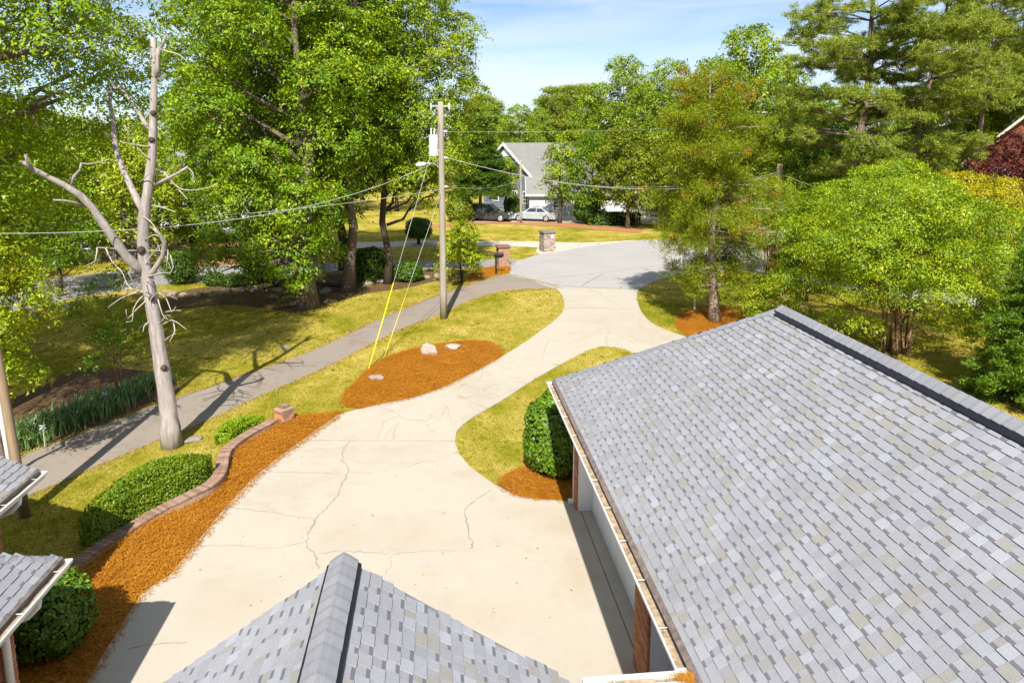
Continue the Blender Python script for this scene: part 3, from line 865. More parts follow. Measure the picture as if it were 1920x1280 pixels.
_brick_cache = {}
def brick_mesh(L, Hh, D, ti, mats):
    k = (round(L, 3), round(Hh, 3), round(D, 3), ti, mats[0])
    if k not in _brick_cache:
        mb = MB()
        c = 0.004
        V = [(0, 0, 0), (L, 0, 0), (L, 0, Hh), (0, 0, Hh), (c, -D, c), (L - c, -D, c), (L - c, -D, Hh - c), (c, -D, Hh - c)]
        mb.add(V, [(4, 5, 6, 7), (0, 1, 5, 4), (1, 2, 6, 5), (2, 3, 7, 6), (3, 0, 4, 7)])
        _brick_cache[k] = mb.mesh('brick', [M[mats[ti]]])
    return _brick_cache[k]
def brick_face(parent, O, a, width, height, seed, D=0.014, BL=0.203, BH=0.0572, J=0.0095, mats=('brick1', 'brick2', 'brick3')):
    """running-bond bricks proud of a wall face; O lower corner, a along the face, outward = a x up"""
    rng = random.Random(seed)
    out = np.cross(a, UP)
    R = Matrix(((a[0], -out[0], 0), (a[1], -out[1], 0), (0, 0, 1))).to_4x4()
    inv = world_of(parent).inverted()
    rows = int(height / (BH + J))
    for r in range(rows):
        x = 0.0 if r % 2 == 0 else -(BL + J) / 2
        while x < width - 0.02:
            x0, x1 = max(0, x), min(width, x + BL)
            if x1 - x0 > 0.03:
                me = brick_mesh(x1 - x0, BH, D * rng.choice([0.85, 1.0, 1.15]), rng.randrange(3), mats)
                o = bpy.data.objects.new('brick', me)
                COL.objects.link(o)
                o.parent = parent
                o.matrix_parent_inverse = inv
                o.matrix_basis = Matrix.Translation(Vector(O + a * x0 + UP * (r * (BH + J) + 0.005))) @ R
            x += BL + J

# ------------------------------------------------------------------ the garage
GW = 6.98; GL = 14.5; KR = GW / 2
ridge_z = EAVE + PITCH * KR
gar = empty('garage', gp(7, KR, 0), 'long grey shingled garage with white doors and brick piers beside the driveway', 'garage')
mb = MB()                                                        # roof deck, hipped at the far end
e0, e1, e2, e3 = gp(0, 0, EAVE), gp(0, GW, EAVE), gp(GL, GW, EAVE), gp(GL, 0, EAVE)
r0, r1 = gp(KR, KR, ridge_z), gp(GL, KR, ridge_z)
mb.poly([e3, e0, r0, r1]); mb.poly([e0, e1, r0]); mb.poly([e1, e2, r1, r0])
th_ = UP * -0.09
mb.poly([e0 + th_, e3 + th_, r1 + th_, r0 + th_]); mb.poly([e1 + th_, e0 + th_, r0 + th_]); mb.poly([e2 + th_, e1 + th_, r0 + th_, r1 + th_])
for p, q in ((e3, e0), (e0, e1), (e1, e2), (e2, r1), (r1, e3)): mb.poly([p, q, q + th_, p + th_])
roof = mb.build('roof', M['roof_deck'], gar)
sl = PR + UP * PITCH; sl_len = np.linalg.norm(sl); slu = sl / sl_len
aL = -AX
NC = int(KR * sl_len / EXP)
shingle_field(gar, e0, aL, slu, lambda s: s / sl_len, lambda s: GL, NC, 11, 300)
sl2 = -PR + UP * PITCH; slu2 = sl2 / np.linalg.norm(sl2)
shingle_field(gar, e2, AX, slu2, lambda s: 0.0, lambda s: GL - s / sl_len, NC, 12, 0)
sl3 = -AX + UP * PITCH; slu3 = sl3 / np.linalg.norm(sl3)
shingle_field(gar, e1, -PR, slu3, lambda s: s / sl_len, lambda s: GW - s / sl_len, NC - 1, 13, 0)
# hip and ridge
dl, dr_ = down(-PR, PITCH), down(PR, PITCH)
hipd = (r0 - e0) / np.linalg.norm(r0 - e0)
def in_plane_perp(d, u1, u2):
    """unit vector in the plane of u1, u2, across d, pointing downhill"""
    n = np.cross(u1, u2); v = np.cross(n, d); v /= np.linalg.norm(v)
    return v if v[2] < 0 else -v
cap_row(gar, e0 + hipd * 0.05, r0, in_plane_perp(hipd, aL, slu), in_plane_perp(hipd, PR, slu3), 0.14, 0.14, 0.012, 21, 'hip_cap', 0.007)
hipd2 = (r0 - e1) / np.linalg.norm(r0 - e1)
cap_row(gar, e1 + hipd2 * 0.05, r0, in_plane_perp(hipd2, PR, slu3), in_plane_perp(hipd2, AX, slu2), 0.14, 0.14, 0.012, 22, 'hip_cap')
mb = MB()
for s in (dl, dr_):
    A0, A1 = r0 - AX * 0.1, r1
    nn = UP
    mb.box(A0 + s * 0.02, A1 - A0, s * 0.205, UP * 0.040)
mb.build('ridge_vent', M['vent'], gar)
cap_row(gar, r0 + UP * 0.036, r1 + UP * 0.036, dl, dr_, 0.155, 0.16, 0.012, 23, 'ridge_cap')
# fascia, drip edge, gutter
fb = MB()
fb.box(gp(0.02, 0.0, EAVE - 0.20), -AX * (GL - 0.02), PR * 0.025, UP * 0.155)
fb.box(gp(0.0, 0.03, EAVE - 0.20), PR * (GW - 0.03), -AX * 0.02, UP * 0.11)
fb.build('fascia', M['white'], gar)
db = MB()
O = gp(0.05, -0.03, EAVE - 0.012)
db.box(O, -AX * (GL - 0.1), slu * 0.075, np.cross(aL, slu) * 0.018)
db.build('drip_edge', M['drip'], gar)
sf = MB()
sf.box(gp(0.03, 0.03, EAVE - 0.215), -AX * (GL - 0.05), PR * 0.78, UP * 0.012)
sf.build('soffit', M['white'], gar)
GUT_END = -float((at(1283, 1240, EAVE) - GC) @ AX)
gutter(gar, gp(0.0, 0.0, EAVE - 0.035), gp(GUT_END + 0.04, 0.0, EAVE - 0.035), -PR)
# walls
KP, KD = 0.47, 0.80
wb = MB()
zt = EAVE - 0.215
def gbox(mb_, t0, t1, k0, k1, z0, z1):
    mb_.box(gp(t0, k0, z0), -AX * (t1 - t0), PR * (k1 - k0), UP * (z1 - z0))
gbox(wb, 0.30, 0.47, KP + 0.16, GW - 0.45, 0, zt)                 # far wall
gbox(wb, 0.47, GL, GW - 0.60, GW - 0.45, 0, zt)
wb.build('wall', M['mortar'], gar)
PIERS = [(0.25, 0.53), (5.40, 6.12), (11.0, 11.7)]
for (a0, a1) in PIERS:
    pm = MB(); gbox(pm, a0, a1, KP, KD + 0.1, 0, zt)
    pier = pm.build('brick_pier', M['mortar'], gar)
    brick_face(pier, gp(a0, KP, 0), aL, a1 - a0, zt, int(a0 * 10) + 1)
    brick_face(pier, gp(a1, KP, 0), PR, KD - KP, zt, int(a0 * 10) + 2)
for (a0, a1) in ((0.53, 5.40), (6.12, 11.0)):
    dm = MB(); gbox(dm, a0, a1, KD + 0.02, KD + 0.06, 0, zt - 0.25)
    door = dm.build('garage_door', M['door_white'], gar)
    for r in range(4):
        hh = (zt - 0.25) / 4
        for c in range(8):
            pw = (a1 - a0) / 8
            pm = MB(); gbox(pm, a0 + c * pw + 0.06, a0 + (c + 1) * pw - 0.06, KD + 0.0165, KD + 0.022, r * hh + 0.06, (r + 1) * hh - 0.06)
            pm.build('panel', M['door_white'], door)
    jm = MB()
    gbox(jm, a0, a0 + 0.03, KP + 0.03, KD + 0.018, 0, zt); gbox(jm, a1 - 0.03, a1, KP + 0.03, KD + 0.018, 0, zt)
    gbox(jm, a0 + 0.03, a1 - 0.03, KP + 0.05, KD + 0.06, zt - 0.245, zt)
    jm.build('door_frame', M['white'], gar)
dsp = MB()
gbox(dsp, 0.16, 0.24, KP - 0.02, KP + 0.05, 0.12, zt)
gbox(dsp, 0.14, 0.26, KP - 0.12, KP + 0.04, 0.04, 0.12)
dsp.build('downspout', M['white'], gar)
lm = MB()
lp = gp(0.36, KP - 0.09, 2.02)
for (rr, z0, z1) in ((0.055, -0.16, 0.10),):
    lm.tube([lp + UP * z0, lp + UP * (z0 + 0.03), lp + UP * z1, lp + UP * (z1 + 0.07)], [0.02, rr * 0.75, rr, 0.012], 6)
lm.box(lp + UP * 0.05, PR * 0.10, -AX * 0.02, UP * 0.03)
lm.tube([lp + UP * -0.30, lp + UP * -0.16], 0.012, 6)
lm.build('wall_lantern', M['lantern'], gar)

# main-house gutter that meets the garage at the lower right, with straw caught at the corner
ge = gp(GUT_END + 0.22, 0, EAVE - 0.035)

# ------------------------------------------------------------------ the near gabled wing under the camera
RZ = 4.6
RG = at(645, 1042, RZ)
wing = empty('house_wing', (RG[0], 3.0, 0), 'grey shingled gable roof with ridge caps at the bottom of the view', 'house')
WK = (RZ - EAVE) / PITCH
WL = 6.5
mb = MB()
rg0 = RG + UP * -0.03; rg1 = rg0 - AX * WL
el0, el1 = rg0 - PR * WK - UP * WK * PITCH, rg1 - PR * WK - UP * WK * PITCH
er0, er1 = rg0 + PR * WK - UP * WK * PITCH, rg1 + PR * WK - UP * WK * PITCH
mb.poly([el0, rg0, rg1, el1]); mb.poly([rg0, er0, er1, rg1])
mb.poly([rg0 + th_, el0 + th_, el1 + th_, rg1 + th_]); mb.poly([er0 + th_, rg0 + th_, rg1 + th_, er1 + th_])
for p, q in ((el0, rg0), (rg0, er0), (er0, er1), (el1, el0), (er1, rg1), (rg1, el1)): mb.poly([p, q, q + th_, p + th_])
mb.build('roof', M['roof_deck'], wing)
sr = -PR + UP * PITCH; sru = sr / np.linalg.norm(sr)
NW = int(WK * sl_len / EXP)
shingle_field(wing, el0 , aL, slu, lambda s: 0.0, lambda s: WL, NW, 31, 130)
shingle_field(wing, er1, AX, sru, lambda s: 0.0, lambda s: WL, NW, 32, 170)
mb = MB()
for s in (dl, dr_):
    mb.box(rg0 + s * 0.02, rg1 - rg0, s * 0.160, UP * 0.05)
mb.build('ridge_vent', M['vent'], wing)
cap_row(wing, rg0 + UP * 0.048, rg1 + UP * 0.048, dl, dr_, 0.150, 0.145, 0.012, 33, 'ridge_cap')
wm = MB()
ig = 0.3
A0, A1 = rg0 - AX * ig, rg1
wz = EAVE - 0.25
wl_, wr_ = A0 - PR * (WK - 0.4), A0 + PR * (WK - 0.4)
z0 = lambda p, z: np.array([p[0], p[1], z])
wm.poly([z0(wl_, 0), z0(wr_, 0), z0(wr_, wz + 0.2), A0 - UP * 0.1, z0(wl_, wz + 0.2)])
wm.poly([z0(wl_, 0), z0(wl_, wz + 0.2), z0(wl_ - AX * 6, wz + 0.2), z0(wl_ - AX * 6, 0)])
wm.poly([z0(wr_, 0), z0(wr_ - AX * 6, 0), z0(wr_ - AX * 6, wz + 0.2), z0(wr_, wz + 0.2)])
wm.build('wall', M['brick1'], wing)
gL = float((ge - er0) @ PR)
g0 = np.array([er0[0], er0[1], EAVE - 0.035]); 
gs = ge - PR * 1.12
gutter(wing, gs + AX * 0.0, ge + PR * 0.1, AX, endcap=(True, True))
cm = MB(); cm.box(gs - UP * 0.12, PR * 1.2, -AX * 3.0, UP * 0.10); cm.build('lower_roof', M['roof_deck'], wing)

# straw caught where the two gutters meet
rngn = np.random.default_rng(4)
n = 500
c = ge + UP * 0.03
p = np.stack([rngn.normal(0, 0.10, n), rngn.normal(0, 0.035, n), np.abs(rngn.normal(0, 0.012, n))], 1)
P = c + p[:, :1] * PR + p[:, 1:2] * AX + p[:, 2:] * UP - PR * 0.02
a = rngn.uniform(0, 6.28, n); d = np.stack([np.cos(a), np.sin(a), rngn.normal(0, 0.15, n)], 1) * rngn.uniform(0.03, 0.08, n)[:, None]
s = np.stack([-np.sin(a), np.cos(a), np.zeros(n)], 1) * 0.003
V = np.stack([P - d, P + s, P + d, P - s], 1).reshape(-1, 3)
tag(link('gutter_straw', np_mesh('gutter_straw', V, np.arange(len(V)).reshape(-1, 4)), M['straw']), 'brown pine straw caught in the gutter corner below the garage roof', 'pine straw', kind='stuff')

# ------------------------------------------------------------------ the brick house at the left edge
LA = at(115, 1043, 2.5); LB = at(72, 880, 2.5)
hou = empty('brick_house', (-9.5, 7, 0), 'brick house with white gutters at the left edge above the round bush', 'house')
def hip_corner(parent, C, wid, length, seed, lim):
    """far right corner of a hipped roof: eaves run left (-PR) and back (-AX) from C"""
    kk = wid / 2
    z = C[2]
    c1 = C - PR * wid; c2 = C - AX * length; c3 = c1 - AX * length
    q0 = C - PR * kk - AX * kk + UP * PITCH * kk; q1 = q0 - AX * (length - kk)
    mb = MB()
    mb.poly([c2, q1, q0, C]); mb.poly([C, q0, c1]); mb.poly([c1, q0, q1, c3])
    for p, q in ((c2, C), (C, c1), (c1, c3), (c3, q1), (q1, c2)): mb.poly([p, q, q + th_, p + th_])
    mb.poly([C + th_, c2 + th_, c3 + th_, c1 + th_])
    mb.build('roof', M['roof_deck'], parent)
    nc = int(kk * sl_len / EXP)
    shingle_field(parent, c2, AX, sru, lambda s: 0.0, lambda s: length - s / sl_len, nc, seed, lim)
    shingle_field(parent, C, -PR, slu3, lambda s: s / sl_len, lambda s: wid - s / sl_len, nc, seed + 1, 0)
    hd = (q0 - C) / np.linalg.norm(q0 - C)
    cap_row(parent, C + hd * 0.05, q0, in_plane_perp(hd, AX, sru), in_plane_perp(hd, PR, slu3), 0.14, 0.16, 0.006, seed, 'hip_cap', 0.006)
    dd = MB(); dd.box(c2 + PR * 0.03 - UP * 0.012, AX * (length - 0.02), sru * 0.05, np.cross(AX, sru) * 0.015); dd.build('drip_edge', M['drip'], parent)
    f = MB(); f.box(c2 - PR * 0.025 - UP * 0.2, AX * length, PR * 0.025, UP * 0.16); f.box(C - PR * wid - UP * 0.2 - AX * 0.02, PR * (wid - 0.03), AX * 0.02, UP * 0.11); f.build('fascia', M['white'], parent)
    gutter(parent, C - UP * 0.035, c2 - UP * 0.035, PR)
def gable_corner(parent, C, wid, length, pitch, seed, lim):
    kk = wid / 2
    c1 = C - PR * wid; c2 = C - AX * length; c3 = c1 - AX * length
    q0 = C - PR * kk + UP * pitch * kk; q1 = q0 - AX * length
    mb = MB(); mb.poly([c2, q1, q0, C]); mb.poly([q0, q1, c3, c1])
    mb.poly([C, q0, q0 + th_, C + th_]); mb.poly([q0, c1, c1 + th_, q0 + th_]); mb.poly([c2, C, C + th_, c2 + th_]); mb.poly([C + th_, c2 + th_, c3 + th_, c1 + th_])
    mb.build('roof', M['roof_deck'], parent)
    sb = -PR + UP * pitch; sbl = np.linalg.norm(sb); sb = sb / sbl
    shingle_field(parent, c2, AX, sb, lambda s: 0.0, lambda s: length, int(kk * sbl / EXP), seed, lim)
    f = MB(); f.box(c2 - PR * 0.025 - UP * 0.2, AX * length, PR * 0.025, UP * 0.16); f.build('fascia', M['white'], parent)
    dd = MB(); dd.box(c2 + PR * 0.03 - UP * 0.012, AX * (length - 0.02), sb * 0.05, np.cross(AX, sb) * 0.015); dd.build('drip_edge', M['drip'], parent)
    gutter(parent, C - UP * 0.035, c2 - UP * 0.035, PR)
    wm_ = MB(); i0 = C - PR * 0.5 - AX * 0.3; wm_.poly([z0(i0, 2.2), z0(c1 + PR * 0.5 - AX * 0.3, 2.2), q0 - AX * 0.3 - UP * 0.12]); wm_.build('gable', M['white'], parent)
hip_corner(hou, LA, 7.0, 7.0, 41, 120)
gable_corner(hou, LB, 6.0, 5.0, 0.45, 45, 60)
for C, Ln, sd in ((LA, 6.0, 51), (LB, 4.6, 53)):
    i0 = C - PR * 0.48 - AX * 0.45
    wm = MB(); wm.box(z0(i0 - AX * Ln, 0), AX * Ln, -PR * 6, UP * (C[2] - 0.2)); wall = wm.build('wall', M['mortar'], hou)
    brick_face(wall, z0(i0 - AX * 1.4, 0), AX, 1.4, C[2] - 0.2, sd)
    brick_face(wall, z0(i0, 0), -PR, 0.8, C[2] - 0.2, sd + 1)
    so = MB(); so.box(C - PR * 0.55 - UP * 0.215 - AX * Ln, AX * (Ln - 0.03), PR * 0.52, UP * 0.012); so.build('soffit', M['white'], hou)
    el = MB()
    q = C - AX * 0.75 - UP * 0.12
    el.tube([q + PR * 0.06, q + PR * 0.04 - UP * 0.12, q - PR * 0.10 - UP * 0.26, q - PR * 0.36 - UP * 0.36, q - PR * 0.40 - UP * 0.5, z0(q - PR * 0.40, 0.1)], 0.05, 8)
    el.build('downspout', M['white'], hou, True)

#@@WALL
# ------------------------------------------------------------------ brick edging wall and its end pier
bw = empty('brick_edging_wall', tuple(wall_line[len(wall_line) // 2]) + (0,), 'low curved brick edging wall between the clipped hedge and the pine straw bed', 'garden wall')
WH = 0.20
core = MB()
cum = [0.0]
for i in range(1, len(wall_line)): cum.append(cum[-1] + np.linalg.norm(wall_line[i] - wall_line[i - 1]))
def wl_at(s):
    i = min(max(int(np.searchsorted(cum, s)) - 1, 0), len(cum) - 2)
    t = (s - cum[i]) / (cum[i + 1] - cum[i] + 1e-9)
    p = wall_line[i] * (1 - t) + wall_line[i + 1] * t
    j0, j1_ = max(i - 4, 0), min(i + 5, len(cum) - 1)
    d = wall_line[j1_] - wall_line[j0]; d = d / np.linalg.norm(d)
    return p, d
def wall_top(s):                                                  # steps down towards the pier
    return 0.15 if s < 2.6 else WH if s < 5.2 else max(0.09, WH - (s - 5.2) * 0.09)
prev = None
s = 0.35
while s < cum[-1]:
    p, d = wl_at(s); nrm = np.array([-d[1], d[0]])
    cur = (p - nrm * 0.135, p + nrm * 0.135, wall_top(s) - 0.005)
    if prev:
        a, b = prev, cur
        h = min(a[2], b[2])
        f3 = lambda q, z: (q[0], q[1], z)
        core.poly([f3(a[0], h), f3(b[0], h), f3(b[1], h), f3(a[1], h)])
        core.poly([f3(a[0], 0), f3(b[0], 0), f3(b[0], h), f3(a[0], h)]); core.poly([f3(b[1], 0), f3(a[1], 0), f3(a[1], h), f3(b[1], h)])
    prev = cur
    s += 0.15
core.build('mortar', M['mortar'], bw)
rg = random.Random(8)
cbm = []
for ti in range(3):
    mb = MB(); c = 0.006
    V = [(-0.032, -0.15, 0), (0.032, -0.15, 0), (0.032, 0.15, 0), (-0.032, 0.15, 0), (-0.032 + c, -0.15 + c, 0.03), (0.032 - c, -0.15 + c, 0.03), (0.032 - c, 0.15 - c, 0.03), (-0.032 + c, 0.15 - c, 0.03)]
    mb.add(V, [(4, 5, 6, 7), (0, 1, 5, 4), (1, 2, 6, 5), (2, 3, 7, 6), (3, 0, 4, 7)])
    cbm.append(mb.mesh('brick', [M['cap_brick%d' % (ti + 1)]]))
inv = world_of(bw).inverted()
s = 0.4
nb = 0
while s < cum[-1] - 0.05 and nb < 290:
    p, d = wl_at(s)
    o = bpy.data.objects.new('brick', cbm[rg.randrange(3)]); COL.objects.link(o)
    o.parent = bw; o.matrix_parent_inverse = inv
    o.location = (p[0], p[1], wall_top(s) - 0.004 + rg.uniform(-0.003, 0.003))
    o.rotation_euler = (rg.gauss(0, 0.01), rg.gauss(0, 0.02), math.atan2(d[1], d[0]) + rg.gauss(0, 0.015))
    s += 0.072; nb += 1
pp = wall_line[0]
pd = wl_at(0.2)[1]
pier = empty('brick_pier', (pp[0], pp[1], 0), 'short square brick pier with stepped top ending the low edging wall', 'pier')
ang = math.atan2(pd[1], pd[0])
a_ = np.array([math.cos(ang), math.sin(ang), 0]); b_ = np.array([-a_[1], a_[0], 0])
mb = MB()
for (hw, za, zb) in ((0.19, 0, 0.42), (0.12, 0.42, 0.475)):
    mb.box(np.array([pp[0], pp[1], za]) - a_ * hw - b_ * hw, a_ * 2 * hw, b_ * 2 * hw, UP * (zb - za))
mb.build('mortar', M['mortar'], pier)
for k in range(4):
    u_ = [a_, b_, -a_, -b_][k]; o_ = np.cross(u_, UP)
    brick_face(pier, np.array([pp[0], pp[1], 0]) - u_ * 0.2 + o_ * 0.192, u_, 0.40, 0.42, 60 + k, 0.012, mats=('cap_brick1', 'brick2', 'cap_brick3'))
    brick_face(pier, np.array([pp[0], pp[1], 0.42]) - u_ * 0.125 + o_ * 0.121, u_, 0.25, 0.068, 70 + k, 0.010, mats=('cap_brick1', 'brick2', 'cap_brick3'))
for i in range(3):
    mb = MB(); mb.box(np.array([pp[0], pp[1], 0.477]) - b_ * 0.11 - a_ * (0.115 - i * 0.078), a_ * 0.07, b_ * 0.22, UP * 0.022); mb.build('brick', M['cap_brick%d' % (i + 1)], pier)

#@@TREES
# ------------------------------------------------------------------ foliage tools
def leaf_quads(C, Nrm, size, rng, fold=0.0, aspect=0.62, tri=False):
    """diamond leaves at C (n,3) with normals Nrm; returns vertices (n*4,3)"""
    n = len(C)
    Nrm = Nrm / (np.linalg.norm(Nrm, axis=1, keepdims=True) + 1e-9)
    r = rng.normal(size=(n, 3))
    t = r - Nrm * (r * Nrm).sum(1, keepdims=True)
    t /= np.linalg.norm(t, axis=1, keepdims=True) + 1e-9
    t[:, 2] -= 0.25
    b = np.cross(Nrm, t)
    s = (size * rng.uniform(0.65, 1.3, n))[:, None]
    if tri:                                                       # small leaves: one tapering face each
        return np.stack([C - t * s * 0.45 - b * s * aspect * 0.5, C - t * s * 0.3 + b * s * aspect * 0.5, C + t * s * 0.6], 1).reshape(-1, 3)
    return np.stack([C - t * s * 0.5, C + b * s * aspect * 0.5 - t * s * 0.05, C + t * s * 0.5, C - b * s * aspect * 0.5 - t * s * 0.05], 1).reshape(-1, 3)
def sprays(S, Out, nleaf, rad, size, rng, flat=0.45, droop=0.25):
    """clumps of leaves at spray centres S (n,3), each spread on a small drooping dome facing Out"""
    n = len(S)
    up = np.array([0, 0, 1.0])
    axis = Out * 0.55 + up * 0.8 + rng.normal(0, 0.25, (n, 3))
    axis /= np.linalg.norm(axis, axis=1, keepdims=True)
    P = rng.normal(0, 1, (n, nleaf, 3))
    P *= (rad * rng.uniform(0.6, 1.25, (n, 1, 1)) * 0.55)
    along = (P * axis[:, None, :]).sum(2, keepdims=True)
    P = P - axis[:, None, :] * along * (1 - flat)
    r2 = (P ** 2).sum(2, keepdims=True)
    P = P - up * r2 * droop / max(rad, 0.1)
    Nn = axis[:, None, :] * 1.0 + P / rad * 0.5 + rng.normal(0, 0.42, (n, nleaf, 3))
    C = (S[:, None, :] + P).reshape(-1, 3)
    return leaf_quads(C, Nn.reshape(-1, 3), size, rng, tri=True)
def crown_mesh(name, lobes, per_m2, nleaf, rad, size, seed, inner=0.12, flat=0.45, zmin=None):
    rng = np.random.default_rng(seed)
    SS, OO = [], []
    L = np.array(lobes, float)
    for i, (cx, cy_, cz, rx, ry, rz) in enumerate(lobes):
        area = 4 * np.pi * (((rx * ry) ** 1.6 + (rx * rz) ** 1.6 + (ry * rz) ** 1.6) / 3) ** (1 / 1.6)
        n = max(6, int(area * per_m2 * 0.60))
        d = rng.normal(size=(n, 3)); d /= np.linalg.norm(d, axis=1, keepdims=True)
        d[:, 2] = np.where((d[:, 2] < -0.45) & (rng.random(n) < 0.6), -d[:, 2], d[:, 2])
        rr = np.where(rng.random(n) < inner, rng.uniform(0.2, 0.8, n), rng.uniform(0.8, 1.1, n))[:, None]
        P = np.array([cx, cy_, cz]) + d * rr * np.array([rx, ry, rz])
        ins = np.zeros(n, bool)
        for j in range(len(L)):
            if j != i: ins |= ((((P - L[j, :3]) / L[j, 3:]) ** 2).sum(1) < 0.5)
        keep = ~ins | (rng.random(n) < 0.15)
        SS.append(P[keep]); OO.append(d[keep])
    S, Od = np.concatenate(SS), np.concatenate(OO)
    if zmin is not None:
        k = S[:, 2] > zmin; S, Od = S[k], Od[k]
    V = sprays(S, Od, int(nleaf * 1.7), rad * 0.86, size * 0.80, rng, flat * 0.8)
    return np_mesh(name, V, np.arange(len(V)).reshape(-1, 3)), S
def make_lobes(H, zb, R, seed, n=18, shape='round', off=(0, 0), lr=(0.30, 0.46)):
    """lobes of a broad crown between zb and H, relative to the trunk base"""
    rng = random.Random(seed)
    out = []
    for i in range(n):
        f = (i + 0.5) / n
        z = zb + (H - zb) * (0.10 + 0.80 * f)
        if shape == 'round': prof = math.sin(math.pi * min(1, 0.16 + 0.80 * f)) ** 0.7
        elif shape == 'cone': prof = (1 - f) ** 0.8 * 0.95 + 0.08
        elif shape == 'oval': prof = math.sin(math.pi * (0.10 + 0.84 * f)) ** 0.55
        else: prof = 0.5 + 0.5 * f
        a = i * 2.399 + rng.uniform(-0.4, 0.4)
        q = R * rng.uniform(*lr) * (0.75 + 0.35 * prof)
        d = max(0.0, R * prof - q * 0.8) * rng.uniform(0.75, 1.0)
        out.append((off[0] + math.cos(a) * d, off[1] + math.sin(a) * d, z, q, q, q * rng.uniform(0.6, 0.85)))
    out.append((off[0], off[1], H - R * 0.28, R * 0.36, R * 0.36, R * 0.30))
    return out
def bend(p, q, rng, k=5, amp=0.06):
    p, q = np.asarray(p, float), np.asarray(q, float)
    L = np.linalg.norm(q - p)
    o = [p]
    for i in range(1, k):
        t = i / k
        o.append(p + (q - p) * t + np.array([rng.gauss(0, 1), rng.gauss(0, 1), rng.gauss(0, 0.5)]) * amp * L * math.sin(math.pi * t))
    return o + [q]
def trunk_mesh(H, r, lobes, seed, lean=(0, 0), top=0.75, sprs=None, nb=40):
    rng = random.Random(seed)
    mb = MB()
    zt_ = H * top
    P = bend((0, 0, -0.15), (lean[0], lean[1], zt_), rng, 8, 0.015)
    R_ = [r * 1.5] + [r * (1 - 0.75 * i / 8) for i in range(1, 9)]
    mb.tube(P, R_, 10)
    for (cx, cy_, cz, rx, ry, rz) in lobes:
        zz = max(H * 0.12, min(zt_ * 0.95, cz - math.hypot(cx, cy_) * 0.55))
        t = zz / zt_
        p0 = np.array([lean[0] * t, lean[1] * t, zz])
        rr = r * (1 - 0.75 * t) * 0.55
        q = bend(p0, (cx, cy_, cz), rng, 4, 0.07)
        mb.tube(q, [rr * (1 - 0.18 * i) for i in range(5)], 6)
        for _ in range(3):
            e = np.array([cx, cy_, cz]) + np.array([rng.gauss(0, 0.5) * rx, rng.gauss(0, 0.5) * ry, rng.gauss(0.1, 0.4) * rz])
            mb.tube(bend(q[rng.choice([2, 3])], e, rng, 3, 0.08), [rr * 0.45, rr * 0.35, rr * 0.22, rr * 0.1], 5)
    return mb.mesh('trunk', [], True)
def plant(name, loc, label, cat, group, trunk_me, tmat, crown_me, cmat, rz=0.0, sc=1.0):
    o = empty(name, loc, label, cat, group)
    o.rotation_euler = (0, 0, rz)
    o.scale = (sc, sc, sc) if not hasattr(sc, '__len__') else sc
    for nm, me, mt in (('trunk', trunk_me, tmat), ('crown', crown_me, cmat)):
        if me is None: continue
        c = bpy.data.objects.new(nm, me); COL.objects.link(c)
        if not me.materials: me.materials.append(mt)
        c.parent = o
    return o
def tree(name, label, X, Y, H, zb, R, seed, mat, group=None, shape='round', n=18, per=3.2, nleaf=26, rad=0.62, size=0.2, r=0.28, tmat='bark', off=(0, 0), lean=(0, 0), inner=0.12, extra=(), cat='tree', lr=(0.30, 0.46), zmin=None):
    lob = make_lobes(H, zb, R, seed, n, shape, off, lr) + list(extra)
    cm_, S = crown_mesh('crown', lob, per, nleaf, rad, size, seed, inner, zmin=zmin)
    return plant(name, (X, Y, 0), label, cat, group, trunk_mesh(H, r, lob, seed, lean), M[tmat], cm_, M[mat])

def gx(u, v): p = at(u, v); return float(p[0]), float(p[1])
def gX(u, Y): return float((u - 960) * Y / (F / CT))              # X of column u at depth Y near the horizon row

# the group of big trees left of the utility pole
G1 = 'big trees in the row left of the utility pole'
x, y = gx(578, 577)
tree('maple_tree', 'tall broad maple with bright boughs hanging over its short pale trunk', x, y, 19.5, 0.4, 5.2, 101, 'leaf_maple', G1, 'oval', 34, 3.6, 34, 0.55, 0.17, 0.42, off=(-1.6, 1.2), zmin=1.2,
     extra=[(-0.4, -1.6, 3.2, 1.6, 1.3, 1.7), (0.3, -1.9, 5.4, 1.7, 1.4, 1.5), (-3.6, -0.6, 2.6, 1.7, 1.6, 1.2), (-0.3, -1.8, 1.9, 1.1, 0.9, 0.9)], lr=(0.24, 0.38))
x, y = gx(652, 547)
tree('maple_tree', 'tall maple with leaning pale trunk second from the left in the row', x, y, 20, 5.0, 4.4, 102, 'leaf_maple', G1, 'oval', 28, 3.3, 34, 0.55, 0.17, 0.30, off=(0.6, 0.8), lean=(1.0, 0), lr=(0.26, 0.42))
x, y = gx(728, 532)
tree('sweetgum_tree', 'tall sweetgum with thin dark trunk nearest the utility pole', x, y, 19.2, 3.4, 4.3, 103, 'leaf_bright', G1, 'oval', 30, 3.3, 34, 0.55, 0.17, 0.22, 'bark_dark', off=(1.7, 1.0), lr=(0.24, 0.38))
tree('maple_tree', 'tall dark maple behind the dead grey tree with trunk by the lane', -15.2, 44.5, 19.5, 2.5, 5.4, 104, 'leaf_mid', G1, 'oval', 30, 2.8, 26, 0.65, 0.22, 0.34, 'bark_dark', lr=(0.26, 0.42))
tree('maple_tree', 'dark leafy tree behind the short pale trunk in the shade', -10.6, 46, 18.5, 3.0, 5.0, 105, 'leaf_mid', G1, 'oval', 24, 2.6, 26, 0.65, 0.22, 0.34, 'bark_dark', lr=(0.28, 0.44))
